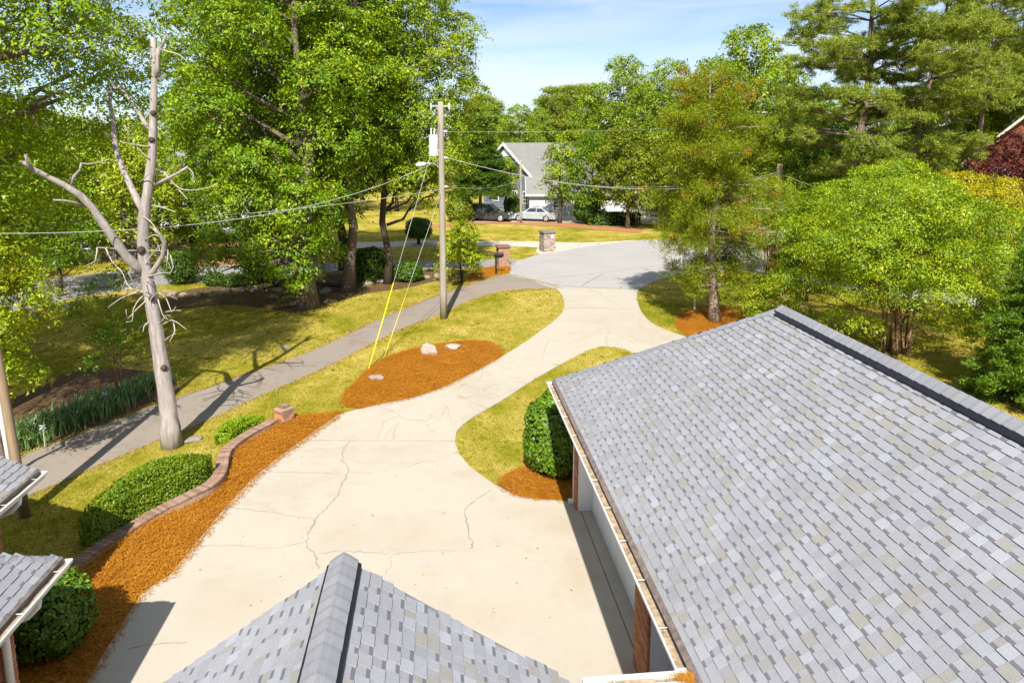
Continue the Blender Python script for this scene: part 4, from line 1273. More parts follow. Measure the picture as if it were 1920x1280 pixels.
# the tall tree whose crown hangs into the upper left corner and its low bright bough
tree('sweetgum_tree', 'large spreading sweetgum whose crown fills the upper left corner', -15.8, 18.6, 18, 5.8, 7.0, 106, 'leaf_lemon', None, 'round', 36, 2.9, 46, 0.62, 0.13, 0.42, 'bark', inner=0.05, lr=(0.20, 0.33))
tree('young_maple_tree', 'young maple with bright yellow green leaves at the left edge beside the pole', -12.35, 16.8, 6.3, 2.4, 1.75, 107, 'leaf_yellow', None, 'oval', 14, 7, 34, 0.36, 0.115, 0.07)
tree('sweetgum_tree', 'mid sized leafy tree at the left edge beyond the iris bed', -20.0, 26.5, 10.6, 3.0, 4.3, 108, 'leaf_bright', None, 'round', 20, 2.4, 30, 0.6, 0.17, 0.22, 'bark_dark', lr=(0.24, 0.38))
# the trees across the lane on the left
G2 = 'trees across the lane on the left'
for i, (u, Y, H, R, mt) in enumerate([(-120, 48, 11, 5, 'leaf_mid'), (20, 46, 10.0, 4.2, 'leaf_bright'), (150, 49, 9.6, 4.0, 'leaf_bright'), (245, 46, 9.2, 3.4, 'leaf_yellow'), (325, 57, 10.8, 4.2, 'leaf_bright'), (80, 58, 10.4, 5, 'leaf_far'), (430, 78, 17, 5.5, 'leaf_mid'), (600, 80, 17, 5.5, 'leaf_bright'), (740, 84, 15, 5, 'leaf_far'), (345, 50, 5.2, 2.8, 'leaf_mid')]):
    tree('broadleaf_tree', ['wide green tree at the far left edge across the lane', 'bright green tree behind the long left bough of the dead tree', 'bright green tree behind the forked limbs of the dead tree', 'yellow green tree behind the dead trunk near the white gutter', 'tall green tree behind the right limb of the dead tree', 'pale green tree farther back behind the dead tree', 'tall tree behind the white house across the lane', 'tall bright tree behind the big maples', 'pale tree behind the sweetgum by the utility pole', 'low leafy tree beside the gravel drive across the lane'][i],
         gX(u, Y), Y, H, 0.8, R, 120 + i, mt, G2, 'round', 14, 1.5, 24, 0.75, 0.26, 0.22, 'bark_dark')

tree('understory_tree', 'low leafy tree by the lane at the far left under the sweetgum', -29.5, 37, 7.2, 0.8, 3.6, 180, 'leaf_mid', G2, 'round', 14, 2.2, 30, 0.6, 0.17, 0.12, 'bark_dark')
tree('understory_tree', 'low leafy tree by the lane below the long limb of the dead tree', -23.8, 38, 6.2, 0.9, 3.0, 181, 'leaf_mid', G2, 'round', 14, 2.0, 30, 0.6, 0.17, 0.12, 'bark_dark')
# small multi-stem tree in the shade by the iris bed
def multi_stem(name, label, X, Y, H, R, seed, mat, stems=9, group=None, per=5.0, nleaf=20, rad=0.42, size=0.13, zb=0.5, nl=16, tmat='bark_myrtle', base=0.35, r=0.05, flatz=0.42, spread=1.0, low=(0.68, 0.85), lowp=0.6):
    rng = random.Random(seed)
    lob = []
    for i in range(nl):
        a = i * 2.399 + rng.uniform(-0.3, 0.3)
        f = math.sqrt((i + 0.6) / nl)
        d = R * f * 0.85
        z = H * (1 - 0.10 * rng.random()) - (H * (1 - zb)) * (f ** 2.2) * rng.uniform(0.55, 1.0) - H * 0.06
        q = R * rng.uniform(0.22, 0.34)
        lob.append((math.cos(a) * d, math.sin(a) * d, z, q * 1.15, q * 1.15, q * flatz * 1.3))
        if rng.random() < lowp:
            lob.append((math.cos(a + 0.8) * d * 0.7, math.sin(a + 0.8) * d * 0.7, z * rng.uniform(*low), q, q, q * flatz))
    cm_, S = crown_mesh('crown', lob, per, nleaf, rad, size, seed, 0.08, 0.35)
    mb = MB()
    tips = sorted(lob, key=lambda l: rng.random())
    for i in range(stems):
        a = 6.283 * i / stems + rng.uniform(-0.3, 0.3)
        l = tips[i % len(tips)]
        p0 = np.array([math.cos(a) * base * rng.uniform(0.2, 1), math.sin(a) * base * rng.uniform(0.2, 1), -0.05])
        tgt = np.array([l[0], l[1], l[2]])
        mid = p0 * (0.4) + tgt * 0.6 * np.array([0.62, 0.62, 1.0]); mid[2] = max(mid[2], 0.4)
        pts = smooth_line([p0, p0 * 0.6 + mid * 0.4 + np.array([0, 0, 0.12 * H]), mid, tgt], 0.5)
        rr = r * rng.uniform(0.7, 1.2)
        mb.tube(pts, [rr * (1 - 0.75 * k / (len(pts) - 1)) for k in range(len(pts))], 6)
        for _ in range(3):
            l2 = rng.choice(lob); e = np.array(l2[:3])
            k = rng.randrange(len(pts) // 2, len(pts))
            if np.linalg.norm(e - pts[k]) < R * 0.8:
                mb.tube(bend(pts[k], e, rng, 3, 0.07), [rr * 0.35, rr * 0.28, rr * 0.2, rr * 0.1], 5)
    return plant(name, (X, Y, 0), label, 'tree', group, mb.mesh('trunk', [], True), M[tmat], cm_, M[mat])
x, y = gx(222, 745)
multi_stem('crape_myrtle', 'thin shaded crape myrtle standing behind the iris leaves', x, y, 4.6, 1.25, 130, 'leaf_mid', 5, None, 3.2, 14, 0.34, 0.12, 0.35, 12, r=0.035, base=0.15)
x, y = gx(848, 531)
multi_stem('young_redbud_tree', 'small yellow green young tree just right of the utility pole', x + 0.5, y, 3.9, 1.35, 131, 'leaf_yellow', 6, None, 9, 16, 0.30, 0.15, 0.28, 18, r=0.03, base=0.15, tmat='bark_dark', flatz=0.7)
GM = 'crape myrtles behind the garage roof'
x, y = gx(1680, 662)
multi_stem('crape_myrtle', 'large crape myrtle with many brown stems behind the garage ridge', x, y, 7.2, 4.2, 132, 'leaf_bright', 20, GM, 5.2, 34, 0.40, 0.10, 0.34, 32, flatz=0.24, low=(0.48, 0.85), lowp=0.85, base=0.5, r=0.06)
x, y = gx(1640, 552)
multi_stem('crape_myrtle', 'tall crape myrtle with bare brown stems by the straw bank', x + 0.4, y, 7.4, 3.8, 133, 'leaf_bright', 14, GM, 4.4, 36, 0.48, 0.12, 0.62, 30, flatz=0.34, base=0.45, r=0.06)
x, y = gx(1512, 565)
multi_stem('crape_myrtle', 'smaller crape myrtle with one dark stem left of the large one', x, y, 5.8, 2.8, 134, 'leaf_bright', 6, GM, 5.6, 34, 0.42, 0.115, 0.40, 22, base=0.15, r=0.05, tmat='bark_dark')
x, y = gx(1445, 612)
multi_stem('leafy_shrub', 'bright low shrub between the cedar and the garage hip', x, y, 2.3, 1.5, 135, 'leaf_bright', 8, None, 7, 20, 0.32, 0.12, 0.3, 16, base=0.3, r=0.025, flatz=0.7)
multi_stem('crape_myrtle', 'golden green crape myrtle by the right edge below the red maple', 24.8, 39.5, 6.4, 4.2, 136, 'leaf_gold', 12, GM, 4.4, 36, 0.5, 0.13, 0.35, 26, base=0.5, r=0.06)
multi_stem('crape_myrtle', 'green crape myrtle leaning over the sunny right lawn', 21.6, 30.5, 5.6, 2.9, 137, 'leaf_mid', 10, GM, 3.4, 32, 0.45, 0.11, 0.5, 20, base=0.4, r=0.05)
multi_stem('crape_myrtle', 'crape myrtle beside the brown pole behind the cedar', 15.3, 43.5, 6.0, 2.8, 138, 'leaf_lemon', 8, GM, 4.2, 34, 0.5, 0.13, 0.35, 20, base=0.3, r=0.05)

# conifers: whorled boughs carrying needle tufts
def conifer(name, label, X, Y, H, zb, R, seed, mat, r, tmat, layers=26, per=6, tuft=0.30, ntuft=10, nneed=16, nl=0.16, nw=0.012, prof='cone', droop=-0.05, flat=0.35, lean=(0, 0), group=None, extra_mat=None, cat='tree', clump=0.45, bare=0.25, puffs=0, jit=(0.6, 1.12), pr=0.4):
    rng = random.Random(seed); nr = np.random.default_rng(seed)
    mb = MB()
    tp = bend((0, 0, -0.1), (lean[0], lean[1], H), rng, 10, 0.006)
    mb.tube(tp, [r * 1.35] + [r * (1 - 0.92 * i / 10) for i in range(1, 11)], 10)
    def tr(z): t = z / H; return np.array([lean[0] * t, lean[1] * t, z])
    T, Od, Rk = [], [], []
    for i in range(layers):
        f = (i + rng.random()) / layers
        z = zb + (H - zb) * f
        if prof == 'cone': ln = R * ((1 - f) ** 0.75 * 0.92 + 0.08)
        elif prof == 'pine': ln = R * (math.sin(math.pi * (0.18 + 0.74 * f)) ** 0.8)
        elif prof == 'cedar': ln = R * (0.78 + 0.22 * math.sin(i * 1.9)) * (1 - max(0, f - 0.42) ** 1.5 * 1.75) * (0.8 if f < 0.1 else 1)
        for k in range(per):
            a = 6.283 * k / per + i * 1.1 + rng.uniform(-0.4, 0.4)
            l = ln * rng.uniform(*jit)
            if prof == 'cedar' and rng.random() < (0.18 if f > 0.2 else 0.3): continue
            d = np.array([math.cos(a), math.sin(a), 0])
            p0 = tr(z)
            e = p0 + d * l + UP * (droop * l + rng.gauss(0, 0.08) * l + (0.15 * l if f > 0.7 else 0))
            m = (p0 + e) / 2 + UP * (0.06 * l)
            br = smooth_line([p0, m, e], max(0.3, l / 5))
            rr = r * (1 - 0.9 * f) * 0.30 + 0.008
            mb.tube(br, [rr * (1 - 0.85 * q / (len(br) - 1)) for q in range(len(br))], 5)
            bez = lambda t: p0 * (1 - t) ** 2 + 2 * m * t * (1 - t) + e * t * t
            if puffs:
                npf = max(1, int(round(puffs * l / R + 0.3)))
                for q_ in range(npf):
                    t = bare + (1 - bare) * (q_ + rng.uniform(0.5, 1.0)) / npf
                    c_ = bez(min(1, t)) + np.array([-d[1], d[0], 0]) * rng.gauss(0, 0.22 * l * 0.5) + UP * 0.08
                    for _ in range(max(2, int(ntuft / puffs))):
                        T.append(c_ + np.array([rng.gauss(0, pr), rng.gauss(0, pr), rng.gauss(0, pr * flat)])); Od.append(d); Rk.append(f)
                    if q_ < npf - 1 or True:
                        mb.tube([bez(max(0.05, t - 0.12)), c_], [rr * 0.35, rr * 0.15], 4)
                continue
            for _ in range(max(2, int(ntuft * l / R))):
                t = bare + (1 - bare) * math.sqrt(rng.random())
                base_ = p0 * (1 - t) ** 2 + 2 * m * t * (1 - t) + e * t * t
                side = np.array([-d[1], d[0], 0]) * rng.gauss(0, clump * l * 0.35 + 0.12)
                T.append(base_ + side + UP * rng.gauss(0.04, flat * 0.25)); Od.append(d); Rk.append(f)
    T, Od, Rk = np.array(T), np.array(Od), np.array(Rk)
    n = len(T)
    dirs = nr.normal(0, 1, (n, nneed, 3)) + Od[:, None, :] * 0.8 + UP * 0.5
    dirs /= np.linalg.norm(dirs, axis=2, keepdims=True)
    o = T[:, None, :] + nr.normal(0, tuft * 0.5, (n, nneed, 3)) * np.array([1, 1, flat])
    ln = nl * nr.uniform(0.6, 1.3, (n, nneed, 1))
    s = np.cross(dirs, nr.normal(0, 1, (n, nneed, 3))); s /= np.linalg.norm(s, axis=2, keepdims=True) + 1e-9
    V = np.stack([o - s * nw, o + s * nw, o + dirs * ln], 2).reshape(-1, 3)
    mats = [M[mat]]; mi = None
    if extra_mat:
        mats.append(M[extra_mat])
        c = nr.random(n) < np.where(Rk > 0.84, 0.22, 0.03)
        mi = np.repeat(c.astype(int), nneed)
    cm_ = np_mesh('crown', V, np.arange(len(V)).reshape(-1, 3), mats, mi)
    return plant(name, (X, Y, 0), label, cat, group, mb.mesh('trunk', [], True), M[tmat], cm_, M[mat]), tr
GP = 'tall pines at the upper right'
conifer('pine_tree', 'big pine with thick trunk and wide layered boughs at upper right', 22.0, 47, 21, 6.0, 6.6, 140, 'needle', 0.42, 'bark_pine', 17, 5, 0.26, 36, 64, 0.28, 0.021, 'pine', 0.08, 0.5, group=GP, puffs=4, bare=0.40, jit=(0.35, 1.15), pr=0.42)
conifer('pine_tree', 'leaning pine right of the big pine with slim trunk', 24.2, 46, 19.5, 5.5, 4.6, 141, 'needle', 0.28, 'bark_pine', 14, 5, 0.26, 30, 64, 0.28, 0.021, 'pine', 0.05, 0.5, (2.2, 0), GP, puffs=3, bare=0.40, jit=(0.35, 1.15), pr=0.44)
conifer('pine_tree', 'sparse pine against the sky near the upper right corner', 36.3, 58, 22, 10, 5.2, 142, 'needle', 0.30, 'bark_pine', 14, 5, 0.34, 28, 50, 0.34, 0.026, 'pine', 0.05, 0.5, group=GP, puffs=3, bare=0.45, jit=(0.45, 1.15), pr=0.5)
conifer('pine_tree', 'pine at the far right edge above the brick gable', 41.5, 62, 19, 8, 4.5, 143, 'needle', 0.30, 'bark_pine', 14, 5, 0.34, 28, 50, 0.34, 0.026, 'pine', 0.0, 0.5, group=GP, puffs=3, bare=0.45, jit=(0.45, 1.15), pr=0.5)
x, y = gx(1340, 602)
ced, tr_c = conifer('cedar_tree', 'olive cedar with rusty brown top and pale bare lower trunk beside the driveway', x, y, 10.9, 1.5, 3.3, 144, 'cedar', 0.24, 'bark_cedar', 28, 5, 0.24, 38, 56, 0.12, 0.017, 'cedar', 0.03, 0.9, (-0.7, 0), None, 'cedar_rust', bare=0.42, puffs=4, jit=(0.28, 1.35), pr=0.27)
rg = random.Random(77)                                            # dead bare boughs on the cedar's right side
db = MB()
for i in range(22):
    z = rg.uniform(3.4, 6.4); p0 = tr_c(z) + np.array([x, y, 0])
    a = rg.uniform(-0.9, 0.7); l = rg.uniform(1.6, 3.0)
    e = p0 + np.array([math.cos(a) * l, math.sin(a) * l, rg.uniform(-0.2, 0.9)])
    q = bend(p0, e, rg, 5, 0.05); db.tube(q, [0.035, 0.03, 0.024, 0.018, 0.012, 0.005], 5)
    for _ in range(9):
        s_ = q[rg.randrange(1, 6)]; db.tube(bend(s_, s_ + np.array([rg.uniform(-0.1, 0.8), rg.gauss(0, 0.4), rg.uniform(-0.7, 0.5)]), rg, 3, 0.1), [0.012, 0.009, 0.006, 0.003], 4)
o = db.build('dead_branches', M['twig'], ced, True); o['kind'] = 'stuff'
conifer('hemlock_tree', 'dark drooping evergreen by the right edge above the garage ridge', 16.1, 22.0, 5.0, 0.2, 1.7, 145, 'leaf_shrub', 0.10, 'bark_dark', 24, 6, 0.18, 26, 50, 0.11, 0.018, 'cone', -0.12, 0.5, bare=0.3, puffs=3, jit=(0.45, 1.2), pr=0.16)
conifer('spruce_tree', 'dark green layered evergreen left of the blue house', gX(900, 74), 74, 10.0, 2.6, 3.1, 146, 'leaf_dark', 0.20, 'bark', 24, 7, 0.34, 18, 34, 0.32, 0.05, 'cone', -0.02, 0.4, clump=0.6)

# trees round the blue house
G3 = 'trees in front of the blue house'
for u, vb, H, R, zb, mt, lb, sd in ((1049, 418, 8.2, 2.1, 1.8, 'leaf_bright', 'light green tree with dark trunk right of the silver sedan', 150), (1177, 428, 9.6, 3.9, 1.6, 'leaf_olive', 'broad olive green tree with pale trunk by the dark hedge', 151), (1110, 420, 9.0, 3.4, 1.0, 'leaf_mid', 'green tree between the two trunks behind the dark hedge', 152), (1240, 432, 8.5, 3.0, 0.8, 'leaf_olive', 'olive tree just left of the cedar top', 153), (948, 412, 6.3, 1.5, 3.0, 'leaf_bright', 'small green tree left of the far pole before the blue gable', 154)):
    X_, Y_ = gx(u, vb)
    tree('broadleaf_tree', lb, X_, Y_, H, zb, R, sd, mt, G3, 'oval', 16, 2.2, 24, 0.7, 0.24, 0.2, 'bark' if sd == 151 else 'bark_dark')
# the wood behind: shared prototypes, each tree an object
protos = []
for k, (H, zb, R, mt, shp) in enumerate([(16, 2, 5.0, 'leaf_far', 'oval'), (14, 1.5, 4.6, 'leaf_bright', 'oval'), (15, 1, 4.2, 'leaf_far', 'round'), (13, 1, 5.2, 'leaf_mid', 'round')]):
    lob = make_lobes(H, zb, R, 200 + k, 20, shp, lr=(0.24, 0.38))
    cm_, _ = crown_mesh('crown', lob, 1.7, 24, 0.8, 0.28, 200 + k, 0.1)
    cm_.materials.append(M[mt]); tm = trunk_mesh(H, 0.25, lob, 200 + k); tm.materials.append(M['bark_dark'])
    protos.append((H, tm, cm_))
def copy_proto(name, label, X, Y, H, k, group, seed):
    h0, tm, cm_ = protos[k]
    return plant(name, (X, Y, 0), label, 'tree', group, tm, None, cm_, None, seed * 1.7, H / h0)
G4 = 'trees of the wood behind the blue house'
SKY = [(920, 108, 13.2, 2), (975, 104, 13.0, 0), (1012, 112, 12.8, 2), (1165, 92, 18.2, 0), (1122, 95, 15.0, 1), (1205, 98, 15.6, 0), (1252, 86, 17.2, 0), (1300, 92, 15.5, 2), (880, 118, 12.5, 2), (1395, 63, 17.2, 1), (1342, 66, 14.6, 1), (1450, 76, 16.5, 0), (1350, 82, 14.0, 3), (1288, 74, 12.0, 3)]
LBL = ['pale tree above the left end of the blue house roof', 'rounded bright tree above the blue house ridge', 'low pale tree between the blue house and the far pines', 'tallest light green tree against the sky right of the blue house', 'bright tree left of the tallest light green tree', 'light tree right of the tallest light green tree', 'tall light green tree behind the cedar top', 'pale tree behind the cedar right side', 'low far tree right of the sweetgum', 'tall bright tree left of the big pine', 'bright tree between the cedar and the big pine', 'tree half hidden behind the big pine', 'dark tree low behind the cedar', 'dark tree behind the left half of the cedar']
for i, (u, Y, H, k) in enumerate(SKY):
    copy_proto('broadleaf_tree', LBL[i], gX(u, Y), Y, H, k, G4, i)
for i, (u, Y, H, lb) in enumerate([(1035, 118, 15.4, 'left of two dark pines on the skyline behind the blue house'), (1078, 116, 15.8, 'right of two dark pines on the skyline behind the blue house'), (905, 112, 14.0, 'dark pine on the skyline right of the sweetgum')]):
    conifer('pine_tree', lb, gX(u, Y), Y, H, 3.0, 4.6, 160 + i, 'needle', 0.25, 'bark_pine', 18, 6, 0.7, 20, 30, 0.5, 0.06, 'pine', 0.0, 0.6, group='pines on the skyline')
TL = ['green tree behind the left boughs of the big pine', 'green tree directly behind the trunk of the big pine', 'green tree behind the slim leaning pine', 'bright green tree between the leaning pine and the sparse pine', 'green tree left of the red brick gable',
      'low green tree under the left boughs of the big pine', 'low green tree under the leaning pine above the crape myrtles', 'green tree behind the red brick gable at the right edge', 'low green tree behind the brown pole']
G5 = 'trees behind the pines at the right'
for i, (u, Y, H, k) in enumerate([(1520, 68, 12.5, 3), (1600, 72, 12, 1), (1700, 66, 12.5, 1), (1790, 62, 13.0, 1), (1870, 66, 13.5, 3), (1560, 56, 9.5, 3), (1680, 57, 9.5, 1), (1950, 70, 15, 3), (1480, 58, 9, 1)]):
    copy_proto('broadleaf_tree', TL[i], gX(u, Y), Y, H, k, G5, i + 3)
# far wood that reads as one mass
rngn = np.random.default_rng(99)
n = 5200
az = rngn.uniform(-0.95, 0.95, n); rd = rngn.uniform(128, 190, n)
S = np.stack([rd * np.sin(az), rd * np.cos(az), rngn.uniform(0.5, 1.0, n) ** 0.6 * (9.5 + 2.5 * np.sin(az * 23) + 1.5 * np.sin(az * 61))], 1)
S[:, 2] *= rngn.uniform(0.25, 1.0, n)
V = sprays(S, np.tile(np.array([0, -1.0, 0]), (n, 1)), 12, 2.2, 0.8, rngn)
tag(link('far_wood', np_mesh('far_wood', V, np.arange(len(V)).reshape(-1, 3)), M['leaf_far']), 'far green wood closing the view behind the houses', 'wood', kind='stuff')
# red-leaved maple and the shade tree right of the frame
tree('red_maple_tree', 'dark red leaved maple at the right edge under the brick gable', gX(1893, 47), 47, 8.4, 4.6, 2.9, 170, 'leaf_red', None, 'round', 14, 4.0, 24, 0.45, 0.16, 0.15, 'bark_dark')
tree('shade_tree', 'leafy tree at the right whose shade falls on the right lawn', 18.4, 17.6, 8.4, 3.2, 3.3, 171, 'leaf_mid', None, 'round', 16, 2.5, 24, 0.6, 0.2, 0.25)

#@@DEAD
# ------------------------------------------------------------------ the dead tree
bx_, by_ = gx(322, 836)
dt = empty('dead_tree', (bx_, by_, 0), 'leafless grey dead tree with broken limbs beside the path', 'tree')
def dpt(u, v, dy=0.0): return atY(u, v, by_ + dy)
PXM = by_ / F
def limb(name, px, w0, w1, dy0=0.0, dy1=0.0, n=10, flare=None):
    pts = [dpt(u, v, dy0 + (dy1 - dy0) * i / (len(px) - 1)) for i, (u, v) in enumerate(px)]
    P = smooth_line(pts, 0.3)
    k = len(P) - 1; u0_ = px[0][0] + px[-1][1]
    R_ = [0.93 * (w0 + (w1 - w0) * (i / k)) * PXM / 2 * (1 + 0.06 * math.sin(i * 2.3)) for i in range(k + 1)]
    if flare:
        for i in range(min(4, k)): R_[i] *= flare[i]
    mb = MB(); mb.tube(P, R_, n if not flare else 20)
    rj = random.Random(int(u0_ * 7))
    nn_ = n if not flare else 20
    for r_ in range(k + 1):                                       # furrowed bark
        c_ = P[r_]
        for q_ in range(nn_):
            f_ = 1 + 0.07 * math.sin(q_ * 2.1 + r_ * 0.25) + rj.gauss(0, 0.03)
            v_ = np.array(mb.v[r_ * nn_ + q_]); mb.v[r_ * nn_ + q_] = tuple(c_ + (v_ - c_) * f_)
    return mb.build(name, M['bark_pale'], dt, True)
limb('trunk', [(322, 838), (319, 800), (312, 740), (301, 670), (290, 600), (279, 540), (271, 490), (268, 450), (271, 400), (279, 340), (285, 290), (287, 230), (288, 180), (290, 130), (288, 95), (287, 70)], 36, 9, flare=[1.25, 1.12, 1.04, 1.0])
limb('limb', [(270, 512), (252, 496), (235, 478), (215, 450), (196, 422), (172, 388), (150, 366), (120, 347), (90, 332), (60, 316), (40, 303)], 20, 9, 0, -1.6)
limb('limb', [(60, 318), (52, 305), (48, 289)], 8, 6, -1.5, -1.6, 6)
limb('limb', [(270, 398), (256, 372), (243, 345), (228, 312), (217, 280), (214, 250), (212, 222), (206, 195), (208, 172)], 15, 7, 0, 1.0)
limb('limb', [(281, 242), (268, 225), (255, 203), (240, 182), (222, 163), (206, 150), (207, 135)], 9, 4, 0, 0.6, 7)
limb('limb', [(293, 112), (299, 95), (305, 82), (311, 67)], 9, 5, 0, -0.2, 7)
limb('limb', [(290, 150), (296, 128), (296, 105), (297, 92)], 9, 8, 0, -0.15, 7)
limb('limb', [(292, 347), (310, 337), (330, 327), (352, 313)], 8, 5, 0, -0.5, 7)
limb('limb', [(212, 262), (204, 254), (193, 247)], 6, 4, 0.7, 0.5, 6)
limb('limb', [(132, 355), (138, 332), (150, 318), (152, 306)], 6, 4, -1.0, -1.2, 6)
limb('limb', [(155, 388), (140, 380), (120, 376), (100, 375)], 6, 3, -0.8, -1.4, 6)
limb('limb', [(268, 530), (290, 505), (305, 480), (308, 455), (300, 440), (288, 428)], 12, 6, 0, -0.6, 8)
limb('limb', [(268, 470), (240, 470), (215, 466), (182, 464)], 4, 2, 0, -0.8, 5)
for (u, v, rk) in ((263, 469, 5), (283, 262, 4), (286, 212, 3.5), (306, 690, 4), (283, 560, 3.5), (200, 432, 3)):
    c_ = dpt(u, v, -0.20 if v > 400 else -0.11); r_ = rk * PXM
    mb = MB(); mb.tube([c_ + np.array([0, 0.06, 0]), c_ + np.array([0, -0.02, 0]), c_ + np.array([0, -0.035, 0])], [r_ * 1.5, r_ * 1.25, r_ * 0.8], 9)
    mb.build('knot', M['bark_dark'], dt, True)
rg = random.Random(12)
tw = MB()
def twig(px, w0=3.0, w1=1.2, dy=-0.3):
    pts = [dpt(u, v, dy * i / max(1, len(px) - 1) - 0.1) for i, (u, v) in enumerate(px)]
    P = smooth_line(pts, 0.15); k = len(P) - 1
    tw.tube(P, [(w0 + (w1 - w0) * i / k) * PXM / 2 for i in range(k + 1)], 5)
for px in ([(152, 306), (165, 308), (185, 304), (205, 299)], [(153, 308), (145, 296)], [(205, 299), (212, 300)], [(207, 150), (212, 162), (222, 165)], [(224, 165), (234, 155)], [(212, 172), (200, 173), (188, 176)],
           [(298, 92), (315, 97), (335, 102), (350, 115)], [(340, 103), (352, 95)], [(295, 150), (303, 145), (312, 140)], [(292, 160), (312, 165)], [(318, 334), (305, 320), (340, 355), (390, 352), (407, 343)], [(330, 350), (352, 374)],
           [(340, 313), (342, 300), (330, 285)], [(352, 313), (362, 325), (362, 340)], [(282, 300), (260, 280), (246, 258), (234, 235)], [(281, 275), (255, 272), (225, 266)], [(262, 342), (275, 330), (282, 322)],
           [(308, 455), (315, 470), (312, 500)], [(300, 438), (280, 425)], [(308, 465), (320, 480), (325, 500), (318, 515)], [(198, 465), (210, 490), (225, 505), (235, 525), (228, 545)], [(182, 464), (178, 490), (158, 500)], [(235, 525), (245, 540), (270, 545)],
           [(276, 545), (250, 550), (225, 560), (202, 577)], [(276, 548), (262, 560), (250, 580), (248, 602), (236, 604)], [(276, 552), (258, 545), (240, 540), (228, 552)], [(278, 560), (256, 580), (238, 598), (236, 580)], [(255, 545), (248, 525), (240, 510)],
           [(296, 548), (312, 560), (322, 585), (330, 575)], [(296, 560), (305, 590), (316, 600)], [(297, 545), (320, 545)], [(303, 610), (322, 600), (340, 610), (350, 618)], [(325, 602), (328, 620), (318, 640)], [(306, 640), (322, 628), (330, 625)], [(282, 600), (270, 612), (268, 622)],
           [(310, 585), (325, 582), (340, 582)], [(272, 520), (300, 512), (318, 512)], [(270, 500), (290, 470), (312, 452)], [(272, 450), (290, 440), (310, 450)], [(266, 405), (282, 415), (300, 440)], [(285, 385), (308, 390), (330, 398)]):
    twig(px)
for i in range(12):
    u0, v0 = rg.choice([(280, 560), (290, 555), (300, 605), (275, 530), (300, 470)])
    a = rg.uniform(0, 6.28); l = rg.uniform(15, 55)
    p1 = (u0 + math.cos(a) * l * 0.5, v0 + math.sin(a) * l * 0.4 - 4); p2 = (u0 + math.cos(a) * l, v0 + math.sin(a) * l * 0.8 + rg.uniform(0, 15))
    twig([(u0, v0), p1, p2], 2.0, 0.8, rg.uniform(-1.0, 0.6))
o = tw.build('twigs', M['twig'], dt, True); o['kind'] = 'stuff'

#@@SHRUBS
# ------------------------------------------------------------------ hedges and shrubs
def hedge_poly(name, label, px, h, mat, seed, per=900, size=0.05, rad=0.28, cat='hedge'):
    """clipped hedge whose top outline is traced at height h"""
    rng = np.random.default_rng(seed)
    P = smooth_line([at(q[0], q[1], h * 0.85 if len(q) < 3 else q[2])[:2] for q in px], 0.15, True)
    A = np.array(P); lo, hi = A.min(0), A.max(0)
    n = int((hi - lo).prod() * per * 1.1)
    x, y = rng.uniform(lo[0], hi[0], n), rng.uniform(lo[1], hi[1], n)
    k = in_poly(x, y, P); x, y = x[k], y[k]
    d = np.minimum(dist_poly(x, y, P), rad)
    z = h - rad + np.sqrt(np.maximum(0, rad ** 2 - (rad - d) ** 2)) + rng.normal(0, 0.015, len(x)) + 0.035 * np.sin(x * 3.1 + seed) * np.sin(y * 2.7)
    top = np.stack([x, y, z], 1); nt = np.stack([np.zeros(len(x)), np.zeros(len(x)), np.ones(len(x))], 1) + rng.normal(0, 0.55, (len(x), 3))
    ctr = A.mean(0)
    seg = np.roll(A, -1, 0) - A; L = np.linalg.norm(seg, axis=1); m = int(L.sum() * (h - rad * 0.3) * per)
    idx = rng.choice(len(A), m, p=L / L.sum()); t = rng.random((m, 1))
    q = A[idx] + seg[idx] * t; o2 = np.stack([seg[idx][:, 1], -seg[idx][:, 0]], 1); o2 /= np.linalg.norm(o2, axis=1, keepdims=True) + 1e-9
    sgn = np.sign(((q - ctr) * o2).sum(1, keepdims=True)); o2 *= sgn
    zz = rng.uniform(0.02, h - rad * 0.3, m)
    side = np.concatenate([q + o2 * rng.normal(0.0, 0.02, (m, 1)) - o2 * (0.02 * (1 - zz / h))[:, None], zz[:, None]], 1)
    ns = np.concatenate([o2, np.full((m, 1), 0.35)], 1) + rng.normal(0, 0.45, (m, 3))
    V = leaf_quads(np.concatenate([top, side]), np.concatenate([nt, ns]), size, rng)
    c = A.mean(0)
    r = empty(name, (c[0], c[1], 0), label, cat)
    o = link('foliage', np_mesh('foliage', V, np.arange(len(V)).reshape(-1, 4)), M[mat], r)
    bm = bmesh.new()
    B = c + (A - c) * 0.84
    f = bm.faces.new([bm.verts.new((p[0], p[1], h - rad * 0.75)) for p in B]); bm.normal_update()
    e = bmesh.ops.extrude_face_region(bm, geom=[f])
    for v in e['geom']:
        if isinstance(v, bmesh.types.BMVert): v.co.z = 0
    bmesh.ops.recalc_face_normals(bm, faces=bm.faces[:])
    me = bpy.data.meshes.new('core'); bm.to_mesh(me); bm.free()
    link('branches', me, M['core'], r)  # dark solid core added behind the leaves, standing for the shaded inside
hedge_poly('boxwood_hedge', 'long clipped boxwood hedge beside the brick edging wall below the dead tree', [(150, 970), (165, 945), (200, 915), (240, 886), (285, 864), (330, 853), (370, 851), (388, 858, 0.6), (398, 882, 0.25), (388, 904, 0.08), (345, 931, 0.05), (295, 953, 0.05), (246, 977, 0.05), (206, 1004, 0.05), (176, 1020, 0.05), (148, 1000, 0.35)], 0.82, 'leaf_box', 301, 2600, 0.052, 0.42)
